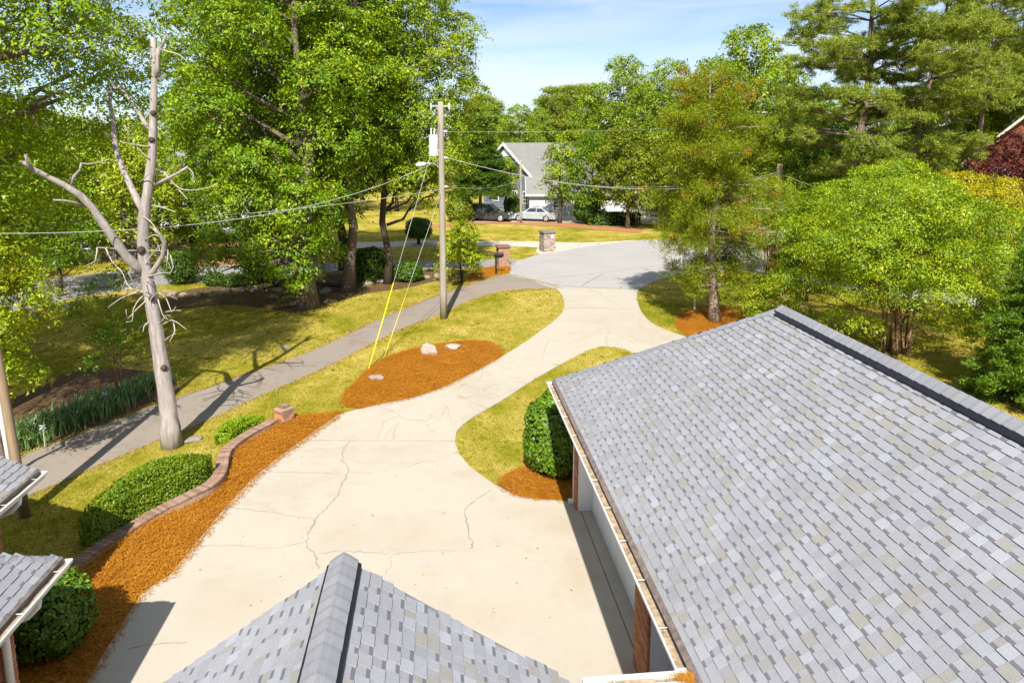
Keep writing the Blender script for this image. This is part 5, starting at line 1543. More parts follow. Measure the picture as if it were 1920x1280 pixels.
hedge_poly('low_hedge', 'low lime green clipped shrub next to the wall end pier', [(403, 815), (410, 800), (432, 787), (462, 779), (488, 779), (497, 785, 0.2), (484, 800, 0.02), (455, 814, 0.02), (432, 830, 0.02), (414, 832, 0.02), (402, 824, 0.15)], 0.38, 'leaf_lime', 302, 2200, 0.05, 0.2, 'shrub')
def round_shrub(name, label, X, Y, R, H, mat, seed, n=7000, size=0.07, z0_=0.0, group=None, power=2.6, trunk=None, cat='shrub'):
    rng = np.random.default_rng(seed)
    d = rng.normal(size=(n, 3)); d /= np.linalg.norm(d, axis=1, keepdims=True)
    d[:, 2] = np.where(d[:, 2] < -0.75, -d[:, 2], d[:, 2])
    k = 1 / (np.abs(d[:, 0]) ** power + np.abs(d[:, 1]) ** power + np.abs(d[:, 2]) ** power) ** (1 / power)
    lump = 1 + 0.07 * np.sin(d[:, 0] * 5 + seed) * np.sin(d[:, 1] * 6) + 0.05 * np.sin(d[:, 2] * 9 + d[:, 0] * 4)
    rr = (k * lump * rng.uniform(0.86, 1.03, n))[:, None]
    P = d * rr * np.array([R, R, H / 2]) + np.array([0, 0, z0_ + H / 2])
    V = leaf_quads(P, d * 1.0 + rng.normal(0, 0.5, (n, 3)) + np.array([0, 0, 0.3]), size, rng)
    r = empty(name, (X, Y, 0), label, cat, group)
    c = bpy.data.objects.new('foliage', np_mesh('foliage', V, np.arange(len(V)).reshape(-1, 4), [M[mat]])); COL.objects.link(c); c.parent = r
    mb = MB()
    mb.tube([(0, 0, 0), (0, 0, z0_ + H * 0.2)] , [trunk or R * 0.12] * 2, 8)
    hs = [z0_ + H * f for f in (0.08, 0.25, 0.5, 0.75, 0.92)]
    mb.tube([(0, 0, z) for z in hs], [R * q for q in (0.45, 0.76, 0.83, 0.74, 0.38)], 12)  # fat dark core added inside the leaf shell as painted interior shade
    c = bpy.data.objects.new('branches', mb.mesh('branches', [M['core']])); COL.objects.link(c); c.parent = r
    return r
x, y = gx(1042, 893)
round_shrub('holly_bush', 'tall rounded dark green bush at the garage corner in pine straw', x + 0.05, y + 0.25, 0.80, 2.0, 'leaf_shrub', 310, 9000, 0.10)
p = at(78, 1225)
round_shrub('round_bush', 'rounded dark bush under the house gutter at lower left', p[0] + 0.1, p[1] + 0.1, 0.62, 1.25, 'leaf_shrub', 311, 7000, 0.07)
x, y = gx(785, 458); round_shrub('topiary_shrub', 'rounded dark green topiary shrub left of the utility pole beyond the lane', x, y, 1.0, 1.7, 'leaf_dark', 312, 3500, 0.14, 0.35)
x, y = gx(862, 416); round_shrub('round_shrub', 'round olive green shrub right of the pole by the dark suv', x, y, 1.35, 2.5, 'leaf_olive', 313, 3500, 0.2)
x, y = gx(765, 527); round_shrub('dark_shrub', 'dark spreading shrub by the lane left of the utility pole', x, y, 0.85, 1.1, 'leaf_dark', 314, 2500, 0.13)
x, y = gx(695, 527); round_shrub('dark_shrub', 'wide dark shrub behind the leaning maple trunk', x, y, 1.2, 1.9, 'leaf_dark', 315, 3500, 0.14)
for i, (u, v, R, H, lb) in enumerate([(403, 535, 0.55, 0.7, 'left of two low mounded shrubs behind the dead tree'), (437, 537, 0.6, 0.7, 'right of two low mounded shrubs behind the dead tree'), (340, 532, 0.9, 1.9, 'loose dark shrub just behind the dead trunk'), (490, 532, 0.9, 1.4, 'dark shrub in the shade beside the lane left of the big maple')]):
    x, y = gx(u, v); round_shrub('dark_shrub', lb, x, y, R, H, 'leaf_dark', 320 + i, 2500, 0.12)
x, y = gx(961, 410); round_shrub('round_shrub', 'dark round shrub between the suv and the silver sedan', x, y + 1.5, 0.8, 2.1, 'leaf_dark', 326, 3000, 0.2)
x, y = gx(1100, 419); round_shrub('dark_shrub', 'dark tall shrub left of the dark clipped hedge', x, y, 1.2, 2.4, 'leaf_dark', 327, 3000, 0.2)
hedge_poly('dark_hedge', 'dark clipped hedge in front of the far parking pad', [(1106, 401), (1150, 400), (1195, 401), (1196, 404), (1150, 405), (1106, 405)], 1.1, 'leaf_dark', 330, 60, 0.22, 0.2)
for i, (u, v, R, H, lb) in enumerate([(1480, 520, 1.0, 1.6, 'rounded green shrub by the road under the crape myrtles'), (1900, 612, 1.4, 2.2, 'green shrub at the right edge beside the sunny lawn')]):
    x, y = gx(u, v); round_shrub('green_shrub', lb, x, y, R, H, 'leaf_mid', 335 + i, 3500, 0.14)

# iris bed: strap leaves
rngn = np.random.default_rng(55)
def strap_leaves(pts, n, wid, L, rng):
    pts = np.array(pts); idx = rng.integers(0, len(pts) - 1, n); t = rng.random((n, 1))
    P = pts[idx] * (1 - t) + pts[idx + 1] * t
    P = P + rng.normal(0, wid, (n, 3)) * np.array([1, 1, 0]); P[:, 2] = 0
    a = rng.uniform(0, 6.28, n); ln = L * rng.uniform(0.6, 1.2, n); lean_ = rng.uniform(0.05, 0.6, n)
    d = np.stack([np.cos(a), np.sin(a), np.zeros(n)], 1); s = np.stack([-np.sin(a), np.cos(a), np.zeros(n)], 1) * 0.018
    q1 = P + UP * (ln * 0.6)[:, None] + d * (ln * lean_ * 0.35)[:, None]
    q2 = P + UP * (ln * (0.95 - lean_ * 0.45))[:, None] + d * (ln * lean_ * 0.95)[:, None]
    V = np.stack([P - s, P + s, q1 + s, q1 - s], 1).reshape(-1, 3); V2 = np.stack([q1 - s, q1 + s, q2 + s * 0.2, q2 - s * 0.2], 1).reshape(-1, 3)
    VV = np.concatenate([V, V2])
    n4 = len(V)
    Fq = np.concatenate([np.arange(n4).reshape(-1, 4), np.arange(n4).reshape(-1, 4) + n4])
    return VV, Fq
row = [at(u, v) for u, v in ((-40, 862), (10, 838), (60, 822), (110, 802), (160, 782), (200, 766), (225, 752))]
V1, F1 = strap_leaves(row, 2600, 0.32, 0.62, rngn)
row2 = [at(u, v) for u, v in ((240, 742), (270, 728), (305, 722))]
V2, F2 = strap_leaves(row2, 500, 0.25, 0.5, rngn)
tag(link('iris_leaves', np_mesh('iris_leaves', np.concatenate([V1, V2]), np.concatenate([F1, F2 + len(V1)])), M['leaf_iris']), 'blue green strap leaves of the iris bed along the path', 'iris', kind='stuff')
for i, (u, v, lb) in enumerate([(196, 737, 'pale iris flower above the leaves beside the thin crape myrtle'), (80, 800, 'pale iris flower at the near end of the iris bed')]):
    fl = MB(); c = at(u, v, 0.6)
    for k in range(6):
        a = k * 1.047; d = np.array([math.cos(a), math.sin(a), 0.5 if k % 2 else -0.5])
        s_ = np.array([-math.sin(a), math.cos(a), 0]) * 0.03
        fl.poly([c, c + d * 0.05 + s_, c + d * 0.1, c + d * 0.05 - s_])
    fl.tube([np.array([c[0], c[1], 0]), c], 0.006, 5)
    tag(fl.build('iris_flower', M['iris_flower']), lb, 'flower')
# leaf litter, fallen leaves on the concrete
n = 60
uu = np.array([(560, 975), (790, 812), (640, 800), (765, 808), (800, 790)] + [(rngn.uniform(350, 1100), rngn.uniform(700, 1200)) for _ in range(n)])
C = np.array([at(u, v) for u, v in uu]); C = C[in_poly(C[:, 0], C[:, 1], drive_poly)]; C[:, 2] = 0.04
V = leaf_quads(C, np.tile(UP, (len(C), 1)) + rngn.normal(0, 0.15, (len(C), 3)), 0.05, rngn)
tag(link('fallen_leaves', np_mesh('fallen_leaves', V, np.arange(len(V)).reshape(-1, 4)), M['straw']), 'few small dry leaves scattered on the pale driveway', 'leaves', kind='stuff')

#@@ROCKS
# ------------------------------------------------------------------ rocks
def rock(name, label, X, Y, sx, sy, sz, seed, mat='stone', group=None, rz=0.0, cat='rock'):
    bm = bmesh.new()
    bmesh.ops.create_icosphere(bm, subdivisions=3, radius=1)
    rg_ = random.Random(seed)
    pl = [(Vector((rg_.gauss(0, 1), rg_.gauss(0, 1), rg_.gauss(0.2, 0.8))).normalized(), rg_.uniform(0.55, 0.85)) for _ in range(11)]
    for v in bm.verts:
        for nrm, d in pl:
            q = v.co.dot(nrm) - d
            if q > 0: v.co -= nrm * q
        v.co += v.co.normalized() * noise.noise(v.co * 2.2 + Vector((seed, 0, 0))) * 0.08
        v.co = Vector((v.co.x * sx, v.co.y * sy, v.co.z * sz))
    me = bpy.data.meshes.new(name); bm.to_mesh(me); bm.free()
    o = link(name, me, M[mat])
    o.location = (X, Y, sz * 0.35); o.rotation_euler = (0, 0, rz)
    return tag(o, label, cat, group)
GB = 'boulders in the pine straw bed'
x, y = gx(806, 664); rock('boulder', 'pale upright pointed boulder at the back of the pine straw bed', x, y, 0.36, 0.3, 0.36, 1, group=GB)
x, y = gx(850, 655); rock('boulder', 'pale low long boulder right of the upright boulder', x, y, 0.40, 0.22, 0.17, 2, group=GB)
x, y = gx(708, 711); rock('boulder', 'flat grey boulder at the left end of the pine straw bed', x, y, 0.34, 0.26, 0.15, 3, 'stone_grey', GB)
x, y = gx(357, 826); rock('flat_stone', 'flat brown stone on the grass at the foot of the dead tree', x, y, 0.34, 0.24, 0.07, 4, 'stone_grey', rz=0.4)
x, y = gx(535, 652); rock('flat_stone', 'flat stone sunk in the lawn beyond the path', x, y, 0.34, 0.25, 0.05, 5, 'stone_grey')
rg = random.Random(31)
k = 0
for (u, v) in [(322, 558), (345, 556), (372, 553), (398, 552), (425, 551), (452, 549), (478, 547), (520, 544), (545, 541), (585, 550), (612, 545), (690, 535), (715, 532), (742, 528), (770, 525), (800, 523), (822, 520), (62, 590), (90, 583), (120, 577)]:
    x, y = gx(u, v + rg.uniform(-3, 3)); k += 1
    rock('edging_stone', 'rough brown edging stone along the shaded lawn edge by the lane', x, y, rg.uniform(0.25, 0.5), rg.uniform(0.2, 0.3), rg.uniform(0.14, 0.24), 40 + k, 'stone_grey', 'edging stones between the lawn and the lane', rg.uniform(0, 3))
lg = MB()
for (a, b, r_) in (((480, 546), (560, 530), 0.16), ((560, 532), (640, 540), 0.12)):
    P0, P1 = at(*a), at(*b); q = smooth_line([P0 + UP * r_, (P0 + P1) / 2 + UP * (r_ + 0.03), P1 + UP * r_], 0.6)
    lg.tube(q, [r_ * (1 - 0.3 * i / len(q)) for i in range(len(q))], 8)
tag(lg.build('fallen_log', M['bark_dark'], None, True), 'dark fallen log lying in the shade left of the maple trunks', 'log')
mk = MB()
x, y = gx(1302, 581)
mk.tube([(x, y, 0), (x, y, 0.5), (x, y, 0.56)], [0.055, 0.055, 0.03], 10)
tag(mk.build('utility_marker', M['transformer'], None), 'short grey utility marker post by the cedar bed', 'marker post')

#@@POLES
# ------------------------------------------------------------------ utility poles and wires
def pole(name, label, base, top, r0_, r1_, mat, group='wooden utility poles'):
    P = empty(name, (base[0], base[1], 0), label, 'utility pole', group)
    mb = MB(); k = 8
    q = [np.array(base) * (1 - i / k) + np.array(top) * (i / k) for i in range(k + 1)]
    mb.tube(q, [r0_ + (r1_ - r0_) * i / k for i in range(k + 1)], 12)
    mb.build('post', M[mat], P, True)
    return P
cb = at(832, 597); ct = atY(826, 191, cb[1])
pc = pole('utility_pole', 'grey wooden pole with transformer and street light beside the path', cb, ct, 0.165, 0.125, 'pole_wood')
def on_pole(v): t = (cb[2] - hY(v, cb[1])) / (cb[2] - ct[2]); return cb + (ct - cb) * t
tp_ = on_pole(273) + np.array([-0.33, -0.05, 0])
mb = MB(); mb.tube([tp_ + UP * z for z in (-0.46, -0.44, 0.40, 0.43, 0.47)], [0.19, 0.205, 0.205, 0.215, 0.16], 16)
trf = mb.build('transformer', M['transformer'], pc, False)
for dx in (-0.10, 0.04):
    mb = MB(); b0 = tp_ + np.array([dx, 0, 0.47]); mb.tube([b0 + UP * z for z in (0, 0.06, 0.08, 0.14, 0.16, 0.22, 0.30)], [0.03, 0.045, 0.028, 0.042, 0.026, 0.034, 0.012], 8); mb.build('bushing', M['insulator'], trf, True)
mb = MB()
for z in (-0.25, 0.25): mb.box(tp_ + np.array([0.15, -0.05, z]), np.array([0.18, 0, 0]), np.array([0, 0.1, 0]), UP * 0.05)
mb.build('bracket', M['steel'], trf)
sa = on_pole(318)
mb = MB(); q = smooth_line([sa + UP * -0.1, sa + np.array([-0.22, -0.1, 0.20]), sa + np.array([-0.55, -0.25, 0.30]), sa + np.array([-0.75, -0.3, 0.26])], 0.12); mb.tube(q, 0.025, 6); arm = mb.build('lamp_arm', M['steel'], pc, True)
mb = MB(); e = sa + np.array([-0.75, -0.3, 0.26]); mb.tube([e + np.array([0.08, 0.03, 0]), e, e + np.array([-0.18, -0.07, -0.02]), e + np.array([-0.34, -0.13, -0.05])], [0.05, 0.085, 0.10, 0.05], 10); mb.build('lamp_head', M['white'], pc, True)
xa = on_pole(199)
mb = MB(); mb.box(xa + np.array([-0.42, -0.06, -0.03]), np.array([0.84, 0, 0]), np.array([0, 0.05, 0]), UP * 0.05); ca = mb.build('insulator_arm', M['steel'], pc)
for dx in (-0.42, 0.38):
    mb = MB(); q = xa + np.array([dx, -0.03, 0]); mb.tube([q + UP * z for z in (-0.22, -0.1, 0, 0.08, 0.12)], [0.02, 0.05, 0.06, 0.05, 0.02] if dx > 0 else [0.035, 0.03, 0.04, 0.03, 0.05], 8); mb.build('insulator', M['insulator'], ca, True)
for v_ in (247, 296, 350):
    mb = MB(); q = on_pole(v_) + np.array([0.16, -0.05, 0]); mb.tube([q - np.array([0.05, 0, 0]), q, q + np.array([0.14, 0, 0])], [0.03, 0.05, 0.03], 8); mb.build('insulator', M['insulator'], pc, True)
# left pole and its white conduit
lb_ = at(49, 969)
d_ = atY(1, 700, lb_[1] + 0.1) - lb_
lt = lb_ + d_ * (9.2 / d_[2])
pl = pole('utility_pole', 'brown wooden pole with white conduit at the left edge beside the house', lb_, lt, 0.098, 0.09, 'pole_brown')
cu = d_ / np.linalg.norm(d_)
mb = MB(); o_ = np.array([-0.135, -0.03, 0]); mb.tube([lb_ + o_, lb_ + o_ + cu * 4.6], 0.045, 10); mb.build('conduit', M['white'], pl, True)
# far poles
fb_ = at(977, 418); pole('utility_pole', 'thin far pole in front of the blue house gable', fb_, atY(976, 300, fb_[1]), 0.13, 0.11, 'pole_wood')
bb_ = np.array([gX(1461, 47), 47, 0.0]); brp = pole('utility_pole', 'bare brown wooden pole right of the cedar', bb_, atY(1463, 307, 47), 0.19, 0.18, 'pole_tan')

def wire(label, A, B, sag, r=0.012, n=22, mat='wire', name='power_line', group='overhead wires'):
    A, B = np.asarray(A, float), np.asarray(B, float)
    q = [A + (B - A) * t - UP * sag * 4 * t * (1 - t) for t in np.linspace(0, 1, n)]
    mb = MB(); mb.tube(q, r, 5, cap=False)
    return tag(mb.build(name, M[mat], None, True), label, 'wire', group)
def lp_at(z): return lb_ + d_ * (z / d_[2])
wire('thick wire from the utility pole light down past the dead tree to the left', on_pole(300) + np.array([-0.1, -0.1, 0]), lp_at(6.25), 0.85, 0.012)
wire('thin low wire crossing behind the dead trunk to the left edge', on_pole(356) + np.array([-0.1, 0, 0]), np.array([-21, 26.0, 5.2]), 0.45, 0.009)
wire('wire from the pole right towards the thin far pole', on_pole(350) + np.array([0.25, 0, 0]), atY(976, 318, fb_[1]) + np.array([0, 0, -0.9]), 0.4, 0.012)
wire('sagging wire from the utility pole past the blue house to the brown pole', on_pole(296) + np.array([0.25, 0, 0]), atY(1463, 322, 47), 1.25, 0.014)
wire('thin wire from the far pole towards the brown pole', atY(976, 330, fb_[1]), atY(1463, 330, 47), 0.9, 0.014)
wire('wire from the brown pole past the golden crape myrtle to the right edge', atY(1463, 326, 47), np.array([22.0, 25.5, 5.0]), 0.8, 0.012)
wire('fine top wire from the pole insulator into the trees on the right', on_pole(247) + np.array([0.3, 0, 0]), np.array([30, 80, 10.6]), 0.5, 0.007)
# guy wires with yellow guards
for (v0, g1, g0, gw, lb) in ((224, (735, 530), (691, 692), 0.022, 'left guy wire with long thick yellow guard'), (357, (762, 548), (721, 668), 0.011, 'right guy wire with thin yellow guard')):
    A = on_pole(v0); G = at(*g0)
    e = empty('guy_wire', tuple(G), lb + ' anchored by the pine straw bed', 'guy wire', 'guy wires of the utility pole')
    D = A - G; t = (g0[1] - g1[1])
    # point of the wire seen at g1
    best = min(np.linspace(0.02, 0.6, 400), key=lambda s_: abs(project(G + D * s_)[1] - g1[1]))
    mb = MB(); mb.tube([G + D * best, A], 0.009, 6); mb.build('cable', M['wire'], e, True)
    mb = MB(); mb.tube([G, G + D * best], gw, 8); mb.build('guard', M['yellow'], e, True)

# ------------------------------------------------------------------ mailbox and pillars
x, y = gx(930, 514)
mbx = empty('mailbox', (x, y, 0), 'black mailbox on a black post by the road', 'mailbox')
mb = MB(); mb.cbox((x, y, 0.55), (0.11, 0.11, 1.1)); mb.cbox((x + 0.14, y, 1.06), (0.5, 0.09, 0.08)); mb.build('post', M['black'], mbx)
mb = MB()
q = [(-0.10, 0), (-0.10, 0.12)] + [(-0.10 * math.cos(a), 0.12 + 0.10 * math.sin(a)) for a in np.linspace(0.4, 2.74, 6)] + [(0.10, 0.12), (0.10, 0)]
rows = [[np.array([x + t, y + b_x, 1.11 + z]) for b_x, z in q] for t in (-0.12, 0.46)]
for j in range(len(q)): j2 = (j + 1) % len(q); mb.poly([rows[0][j], rows[1][j], rows[1][j2], rows[0][j2]])
mb.poly(rows[0][::-1]); mb.poly(rows[1]); mb.build('box', M['black'], mbx)
mb = MB(); mb.cbox((x + 0.475, y, 1.2), (0.02, 0.19, 0.2)); mb.build('door', M['black'], mbx)
mb = MB(); mb.cbox((x + 0.2, y - 0.115, 1.3), (0.03, 0.012, 0.22)); mb.build('flag', M['lamp_red'], mbx)
def masonry_pillar(name, label, X, Y, hw, H, rz, mats, capmat, seed, stone=False):
    p = empty(name, (X, Y, 0), label, 'pillar')
    mb = MB(); mb.cbox((X, Y, H / 2), (2 * hw - 0.02, 2 * hw - 0.02, H), 0, rz); mb.build('core', M['mortar'], p)
    a = np.array([math.cos(rz), math.sin(rz), 0]); b = np.array([-a[1], a[0], 0])
    rg_ = random.Random(seed)
    for k in range(4):
        u_ = [a, b, -a, -b][k]; o_ = np.cross(u_, UP)
        O = np.array([X, Y, 0]) - u_ * hw + o_ * (hw - 0.012)
        if stone: brick_face(p, O, u_, 2 * hw, H - 0.02, seed + k, 0.03, 0.24, 0.115, 0.012, mats)
        else: brick_face(p, O, u_, 2 * hw, H - 0.02, seed + k, 0.015, 0.2, 0.0572, 0.0095, mats)
    for (e, z, h) in ((0.04, H, 0.06), (0.09, H + 0.062, 0.07), (0.03, H + 0.134, 0.04)):
        mb = MB(); mb.cbox((X, Y, z + h / 2), (2 * hw + 2 * e, 2 * hw + 2 * e, h), 0, rz); mb.build('cap_stone', M[capmat], p)
    return p, a, b
x, y = gx(943, 499)
p, a, b = masonry_pillar('brick_mailbox_pillar', 'pinkish brick pillar with brown cap behind the black mailbox', x, y, 0.36, 1.22, 0.25, ('cap_brick1', 'cap_brick2', 'brick2'), 'cap_brick3', 501)
q = np.array([x, y, 0.9]) + a * 0.36
mb = MB(); mb.box(q - b * 0.1 - UP * 0.13, a * 0.035, b * 0.2, UP * 0.26); mb.build('mailbox_door', M['black'], p)
x, y = gx(1026, 471)
M['stn1'] = simple('stone_a', (0.30, 0.24, 0.20), 0.95, var=0.35, scale=9, bmp=0.4); M['stn2'] = simple('stone_b', (0.21, 0.17, 0.145), 0.95, var=0.35, scale=9, bmp=0.4); M['stn3'] = simple('stone_c', (0.37, 0.31, 0.265), 0.95, var=0.35, scale=9, bmp=0.4)
p, a, b = masonry_pillar('stone_pillar', 'grey stone pillar with dark cap and white plate at the far driveway corner', x, y, 0.44, 1.36, 0.35, ('stn1', 'stn2', 'stn3'), 'stn2', 511, True)
q = np.array([x, y, 1.02]) - b * 0.44 + a * 0.22 
mb = MB(); mb.box(q - a * 0.09 - b * 0.05, a * 0.18, b * 0.02, UP * 0.26); mb.build('plate', M['white'], p)

# ------------------------------------------------------------------ far houses
def win(parent, O, a, out, w_, h_, trim='white'):
    mb = MB(); mb.box(O + out * 0.0, a * w_, out * 0.05, UP * h_); fr = mb.build('window', M[trim], parent)
    nx, ny = 2, 3
    for i in range(nx):
        for j in range(ny):
            pw, ph = (w_ - 0.12) / nx, (h_ - 0.12) / ny
            mb = MB(); mb.box(O + a * (0.06 + i * pw + 0.025) + UP * (0.06 + j * ph + 0.025) + out * 0.048, a * (pw - 0.05), out * 0.008, UP * (ph - 0.05)); mb.build('pane', M['glass'], fr)
def siding(parent, O, a, out, width, z0_, z1_, mat, clip=None, step=0.22):
    mb = MB(); z = z0_
    while z < z1_:
        w0, w1 = (0, width) if clip is None else clip(z)
        if w1 > w0: mb.poly([O + a * w0 + UP * z + out * 0.035, O + a * w1 + UP * z + out * 0.035, O + a * w1 + UP * (z + step) + out * 0.008, O + a * w0 + UP * (z + step) + out * 0.008])
        z += step
    mb.build('siding', mat, parent)
pk = atY(943, 268, 86); hz = pk[2]
bh = empty('blue_house', (pk[0] + 3, pk[1], 0), 'blue grey house with white rakes and grey roof behind the parked cars', 'house')
aa = math.radians(40)
rd_ = np.array([math.cos(aa), math.sin(aa), 0]); gd = np.array([math.sin(aa), -math.cos(aa), 0])    # ridge direction, gable direction (right, towards camera)
GRt = 7.6; PT = 0.72; Lr = 11.0; GLt = 4.5
e_r = pk + gd * GRt - UP * GRt * PT; e_l = pk - gd * GLt - UP * GLt * PT
mb = MB()
mb.poly([pk, e_r, e_r + rd_ * Lr, pk + rd_ * Lr]); mb.poly([e_l, pk, pk + rd_ * Lr, e_l + rd_ * Lr])
t2 = UP * -0.2
mb.poly([pk + t2, pk + t2 + rd_ * Lr, e_r + t2 + rd_ * Lr, e_r + t2]); mb.poly([e_l + t2, e_l + t2 + rd_ * Lr, pk + t2 + rd_ * Lr, pk + t2])
mb.build('roof', M['grey_roof'], bh)
mb = MB()
for e in (e_r, e_l):
    d_r = e - pk; mb.box(pk - rd_ * 0.06 + UP * 0.02, d_r, rd_ * 0.08, UP * -0.30)
mb.build('rake_board', M['white'], bh)
G0 = pk + rd_ * 0.35
mb = MB()
gr, gl = G0 + gd * (GRt - 0.4), G0 - gd * (GLt - 0.4)
hr_, hl = hz - (GRt - 0.4) * PT - 0.22, hz - (GLt - 0.4) * PT - 0.22
mb.poly([z0(gl, 0), z0(gr, 0), z0(gr, hr_), z0(G0, hz - 0.22), z0(gl, hl)])
mb.poly([z0(gr, 0), z0(gr + rd_ * 10, 0), z0(gr + rd_ * 10, hr_), z0(gr, hr_)])
mb.build('wall', M['blue_siding'], bh)
wtot = GRt + GLt - 0.8
def clip(z):
    lo = 0 if z < hl else (z - hl) / PT; hi = wtot if z < hr_ else wtot - (z - hr_) / PT
    return lo, hi - 0.05
siding(bh, z0(gl, 0), gd, -rd_, wtot, 0.2, hz - 0.6, M['blue_siding'], clip, 0.3)
mb = MB(); c = z0(G0, hz - 1.55) - rd_ * 0.05; mb.poly([c - gd * 0.95, c + gd * 0.95, c + UP * 0.95]); mb.build('gable_vent', M['white'], bh)
for (g_, zz, ww_, hh_) in ((0.2, 3.4, 1.3, 1.5), (1.3, 0.9, 0.9, 1.4), (3.2, 0.9, 0.9, 1.4), (-2.4, 0.9, 1.2, 1.4), (-2.2, 3.3, 1.1, 1.3)):
    win(bh, z0(G0, zz) + gd * g_ - rd_ * 0.03, gd, -rd_, ww_, hh_)
mb = MB(); q = z0(gr + rd_ * 3.0, 0.05) + gd * 0.02; mb.box(q, rd_ * 4.4, gd * 0.05, UP * 2.2); mb.build('garage_door', M['white'], bh)

def gable_house(name, label, X, Y, ang, w_, l_, wh, pitch, wmat, rmat, wins=(), trim='white', cat='house'):
    h = empty(name, (X, Y, 0), label, cat)
    a = np.array([math.cos(ang), math.sin(ang), 0]); b = np.array([-a[1], a[0], 0]); O = np.array([X, Y, 0.])
    mb = MB(); mb.box(O - a * l_ / 2 - b * w_ / 2, a * l_, b * w_, UP * wh)
    for s in (-1, 1):
        g_ = O + a * (l_ / 2 * s); mb.poly([g_ - b * w_ / 2 + UP * wh, g_ + b * w_ / 2 + UP * wh, g_ + UP * (wh + w_ / 2 * pitch)])
    mb.build('wall', M[wmat], h)
    ov = 0.4
    rz_ = wh + w_ / 2 * pitch + 0.05
    R0, R1 = O - a * (l_ / 2 + ov) + UP * rz_, O + a * (l_ / 2 + ov) + UP * rz_
    mb = MB(); tm_ = MB()
    for s in (-1, 1):
        d = b * s * (w_ / 2 + ov) - UP * (w_ / 2 + ov) * pitch
        mb.box(R0, R1 - R0, d, UP * -0.12)
        for Rr, sg in ((R0, -1), (R1, 1)): tm_.box(Rr - UP * 0.02, d, a * sg * 0.04, UP * -0.24)
        tm_.box(R0 + d - UP * 0.22, R1 - R0, b * s * 0.1, UP * 0.2)
    mb.build('roof', M[rmat], h); tm_.build('trim', M[trim], h)
    for (sd, t, z, ww_, hh_) in wins:
        if sd == 'f': win(h, O - b * (w_ / 2 + 0.01) + a * t + UP * z, a, -b, ww_, hh_)
        else:
            s = -1 if sd == 'l' else 1
            win(h, O + a * s * (l_ / 2 + 0.01) + b * t + UP * z, b, a * s, ww_, hh_)
    return h
gable_house('white_house', 'white house mostly hidden by the trees across the lane', gX(440, 72), 72, 0.15, 8, 13, 4.6, 0.6, 'white_siding', 'grey_roof', [('f', t, z, 1.1, 1.4) for t in (-5, -2.6, 0, 2.4, 4.6) for z in (0.8, 2.9)])
gable_house('brown_house', 'dark house with grey roof and white gutter glimpsed behind the dead tree', gX(205, 52) - 3.0, 53, -0.9, 8, 10, 2.9, 0.7, 'dark_siding', 'grey_roof', [('f', -2, 0.9, 1.1, 1.3), ('r', -1, 0.9, 1.1, 1.3)])
gable_house('red_brick_house', 'red brick gable with grey rake at the upper right edge', gX(2065, 54), 57, 0.5, 8.5, 11, 6.6, 0.85, 'brick3', 'dark_roof', [('l', -2.0, 4.4, 1.0, 1.5), ('l', 1.2, 4.4, 1.0, 1.5), ('f', -3.5, 4.3, 1.0, 1.5)])
gable_house('grey_outbuilding', 'low pale building behind the dark hedge and parking pad', gX(1120, 82), 82, 0.0, 6, 15, 2.5, 0.5, 'white_siding', 'grey_roof', [('f', t, 0.8, 1.2, 1.2) for t in (-5, -1, 3)])

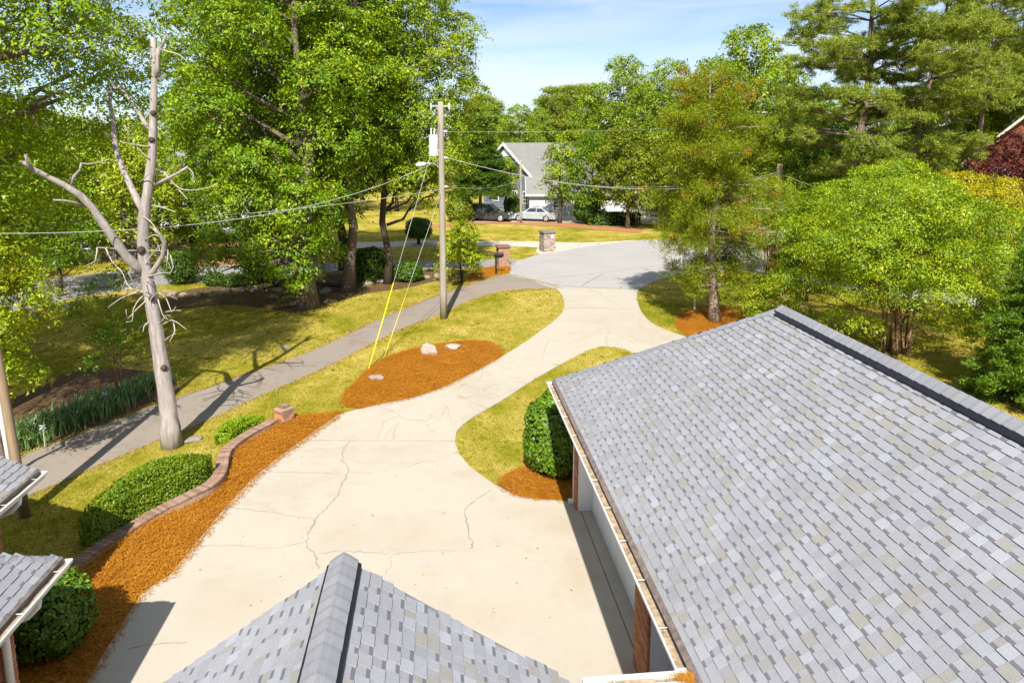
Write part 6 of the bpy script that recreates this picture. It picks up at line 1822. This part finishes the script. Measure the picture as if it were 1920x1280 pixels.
# ------------------------------------------------------------------ vehicles
def car(name, label, X, Y, ang, paint, suv=False, cat='car'):
    L, W, H = (4.8, 1.9, 1.75) if suv else (4.7, 1.8, 1.44)
    r = empty(name, (X, Y, 0), label, cat)
    r.rotation_euler = (0, 0, ang)
    def child(nm, mb, mats, smooth=False, par=None):
        o = bpy.data.objects.new(nm, mb.mesh(nm, mats if isinstance(mats, list) else [mats], smooth)); COL.objects.link(o); o.parent = par or r
        return o
    bl = 0.95 if suv else 0.82                                     # belt line
    if suv: side = [(-2.38, 0.35), (-2.40, 0.75), (-2.32, 1.0), (1.0, 1.02), (2.15, 0.95), (2.36, 0.75), (2.38, 0.35)]
    else: side = [(-2.32, 0.30), (-2.35, 0.62), (-2.2, 0.88), (-1.4, 0.92), (1.05, 0.90), (2.0, 0.76), (2.30, 0.58), (2.33, 0.30)]
    secs = [(-1, 0.93), (-0.94, 1.0), (0.94, 1.0), (1, 0.93)]
    mb = MB(); rows = []
    for yk, sc_ in secs: rows.append([(x_ * (0.985 if abs(yk) == 1 else 1), yk * W / 2, 0.28 + (z_ - 0.28) * sc_ if z_ > 0.4 else z_) for x_, z_ in side])
    n_ = len(side)
    for i in range(3):
        for j in range(n_ - 1): mb.poly([rows[i][j], rows[i][j + 1], rows[i + 1][j + 1], rows[i + 1][j]])
        mb.poly([rows[i][-1], rows[i][0], rows[i + 1][0], rows[i + 1][-1]])
    mb.poly(rows[0]); mb.poly(rows[3][::-1])
    child('body', mb, M[paint])
    if suv: cab = [(-2.25, 0.98), (-2.05, 1.68), (-1.7, 1.74), (0.25, 1.72), (1.05, 1.02)]
    else: cab = [(-1.75, 0.90), (-0.95, 1.36), (-0.5, 1.43), (0.25, 1.41), (1.15, 0.88)]
    wb_, wt_ = W / 2 * 0.93, W / 2 * 0.74
    zt2 = max(z for _, z in cab); zb2 = cab[0][1]
    wy = lambda z_: wb_ + (wt_ - wb_) * (z_ - zb2) / (zt2 - zb2)
    mb = MB()
    a = [(x_, wy(z_), z_) for x_, z_ in cab]; b = [(x_, -wy(z_), z_) for x_, z_ in cab]
    for j in range(4): mb.poly([a[j], a[j + 1], b[j + 1], b[j]], 1 if j in (0, 3) else 0)
    mb.poly(a[::-1], 0); mb.poly(b, 0)
    child('cabin', mb, [M[paint], M['glass']])
    for s in (-1, 1):                                              # side windows
        xs = [(-1.95, -1.25), (-1.18, -0.3), (-0.22, 0.62)] if suv else [(-1.35, -0.42), (-0.34, 0.70)]
        for (x0_, x1_) in xs:
            zl, zh = zb2 + 0.08, zt2 - 0.10
            def top_x(x_, z_):
                lo = np.interp(z_, [cab[0][1], cab[1][1]], [cab[0][0], cab[1][0]]) + 0.12; hi = np.interp(z_, [cab[4][1], cab[3][1]], [cab[4][0], cab[3][0]]) - 0.12
                return min(max(x_, lo), hi)
            mb = MB(); mb.poly([(top_x(x_, z_), s * (wy(z_) + 0.006), z_) for x_, z_ in ((x0_, zl), (x1_, zl), (x1_, zh), (x0_, zh))]); child('window', mb, M['glass'])
        for xw in ((-1.45, 1.45) if suv else (-1.4, 1.42)):
            rr = 0.37 if suv else 0.33
            mb = MB(); yc = s * (W / 2 - 0.08); mb.tube([(xw, yc - 0.11, rr), (xw, yc - 0.09, rr), (xw, yc + 0.09, rr), (xw, yc + 0.11, rr)], [rr * 0.9, rr, rr, rr * 0.9], 18)
            wh = child('wheel', mb, M['tyre'], True)
            mb = MB(); mb.tube([(xw, yc + s * 0.105, rr), (xw, yc + s * 0.118, rr)], [rr * 0.66, rr * 0.6], 14); child('rim', mb, M['rim'], False, wh)
        mb = MB(); mb.cbox((2.27 if suv else 2.22, s * W * 0.36, 0.78 if suv else 0.60), (0.14, 0.34, 0.16)); child('headlight', mb, M['lamp_clear'])
        mb = MB(); mb.cbox((-2.34 if suv else -2.27, s * W * 0.40, 0.86 if suv else 0.74), (0.10, 0.26, 0.18)); child('tail_light', mb, M['lamp_red'])
    mb = MB(); mb.cbox((2.35 if suv else 2.30, 0, 0.42), (0.12, W * 0.9, 0.16)); mb.cbox((-2.37 if suv else -2.33, 0, 0.42), (0.10, W * 0.9, 0.18)); child('bumper', mb, M['steel'] if suv else M[paint])
    return r
x, y = gx(1002, 414); car('silver_sedan', 'silver blue sedan parked behind the thin far pole', x, y, math.pi - 0.28, 'car_silver')
x, y = gx(916, 414); car('dark_suv', 'dark blue suv parked left of the silver sedan', x, y, -0.22, 'car_dark', True)
x, y = gx(430, 447); car('white_van', 'white vehicle parked on the gravel drive behind the trees', x, y, 0.9, 'car_white', True, 'van')
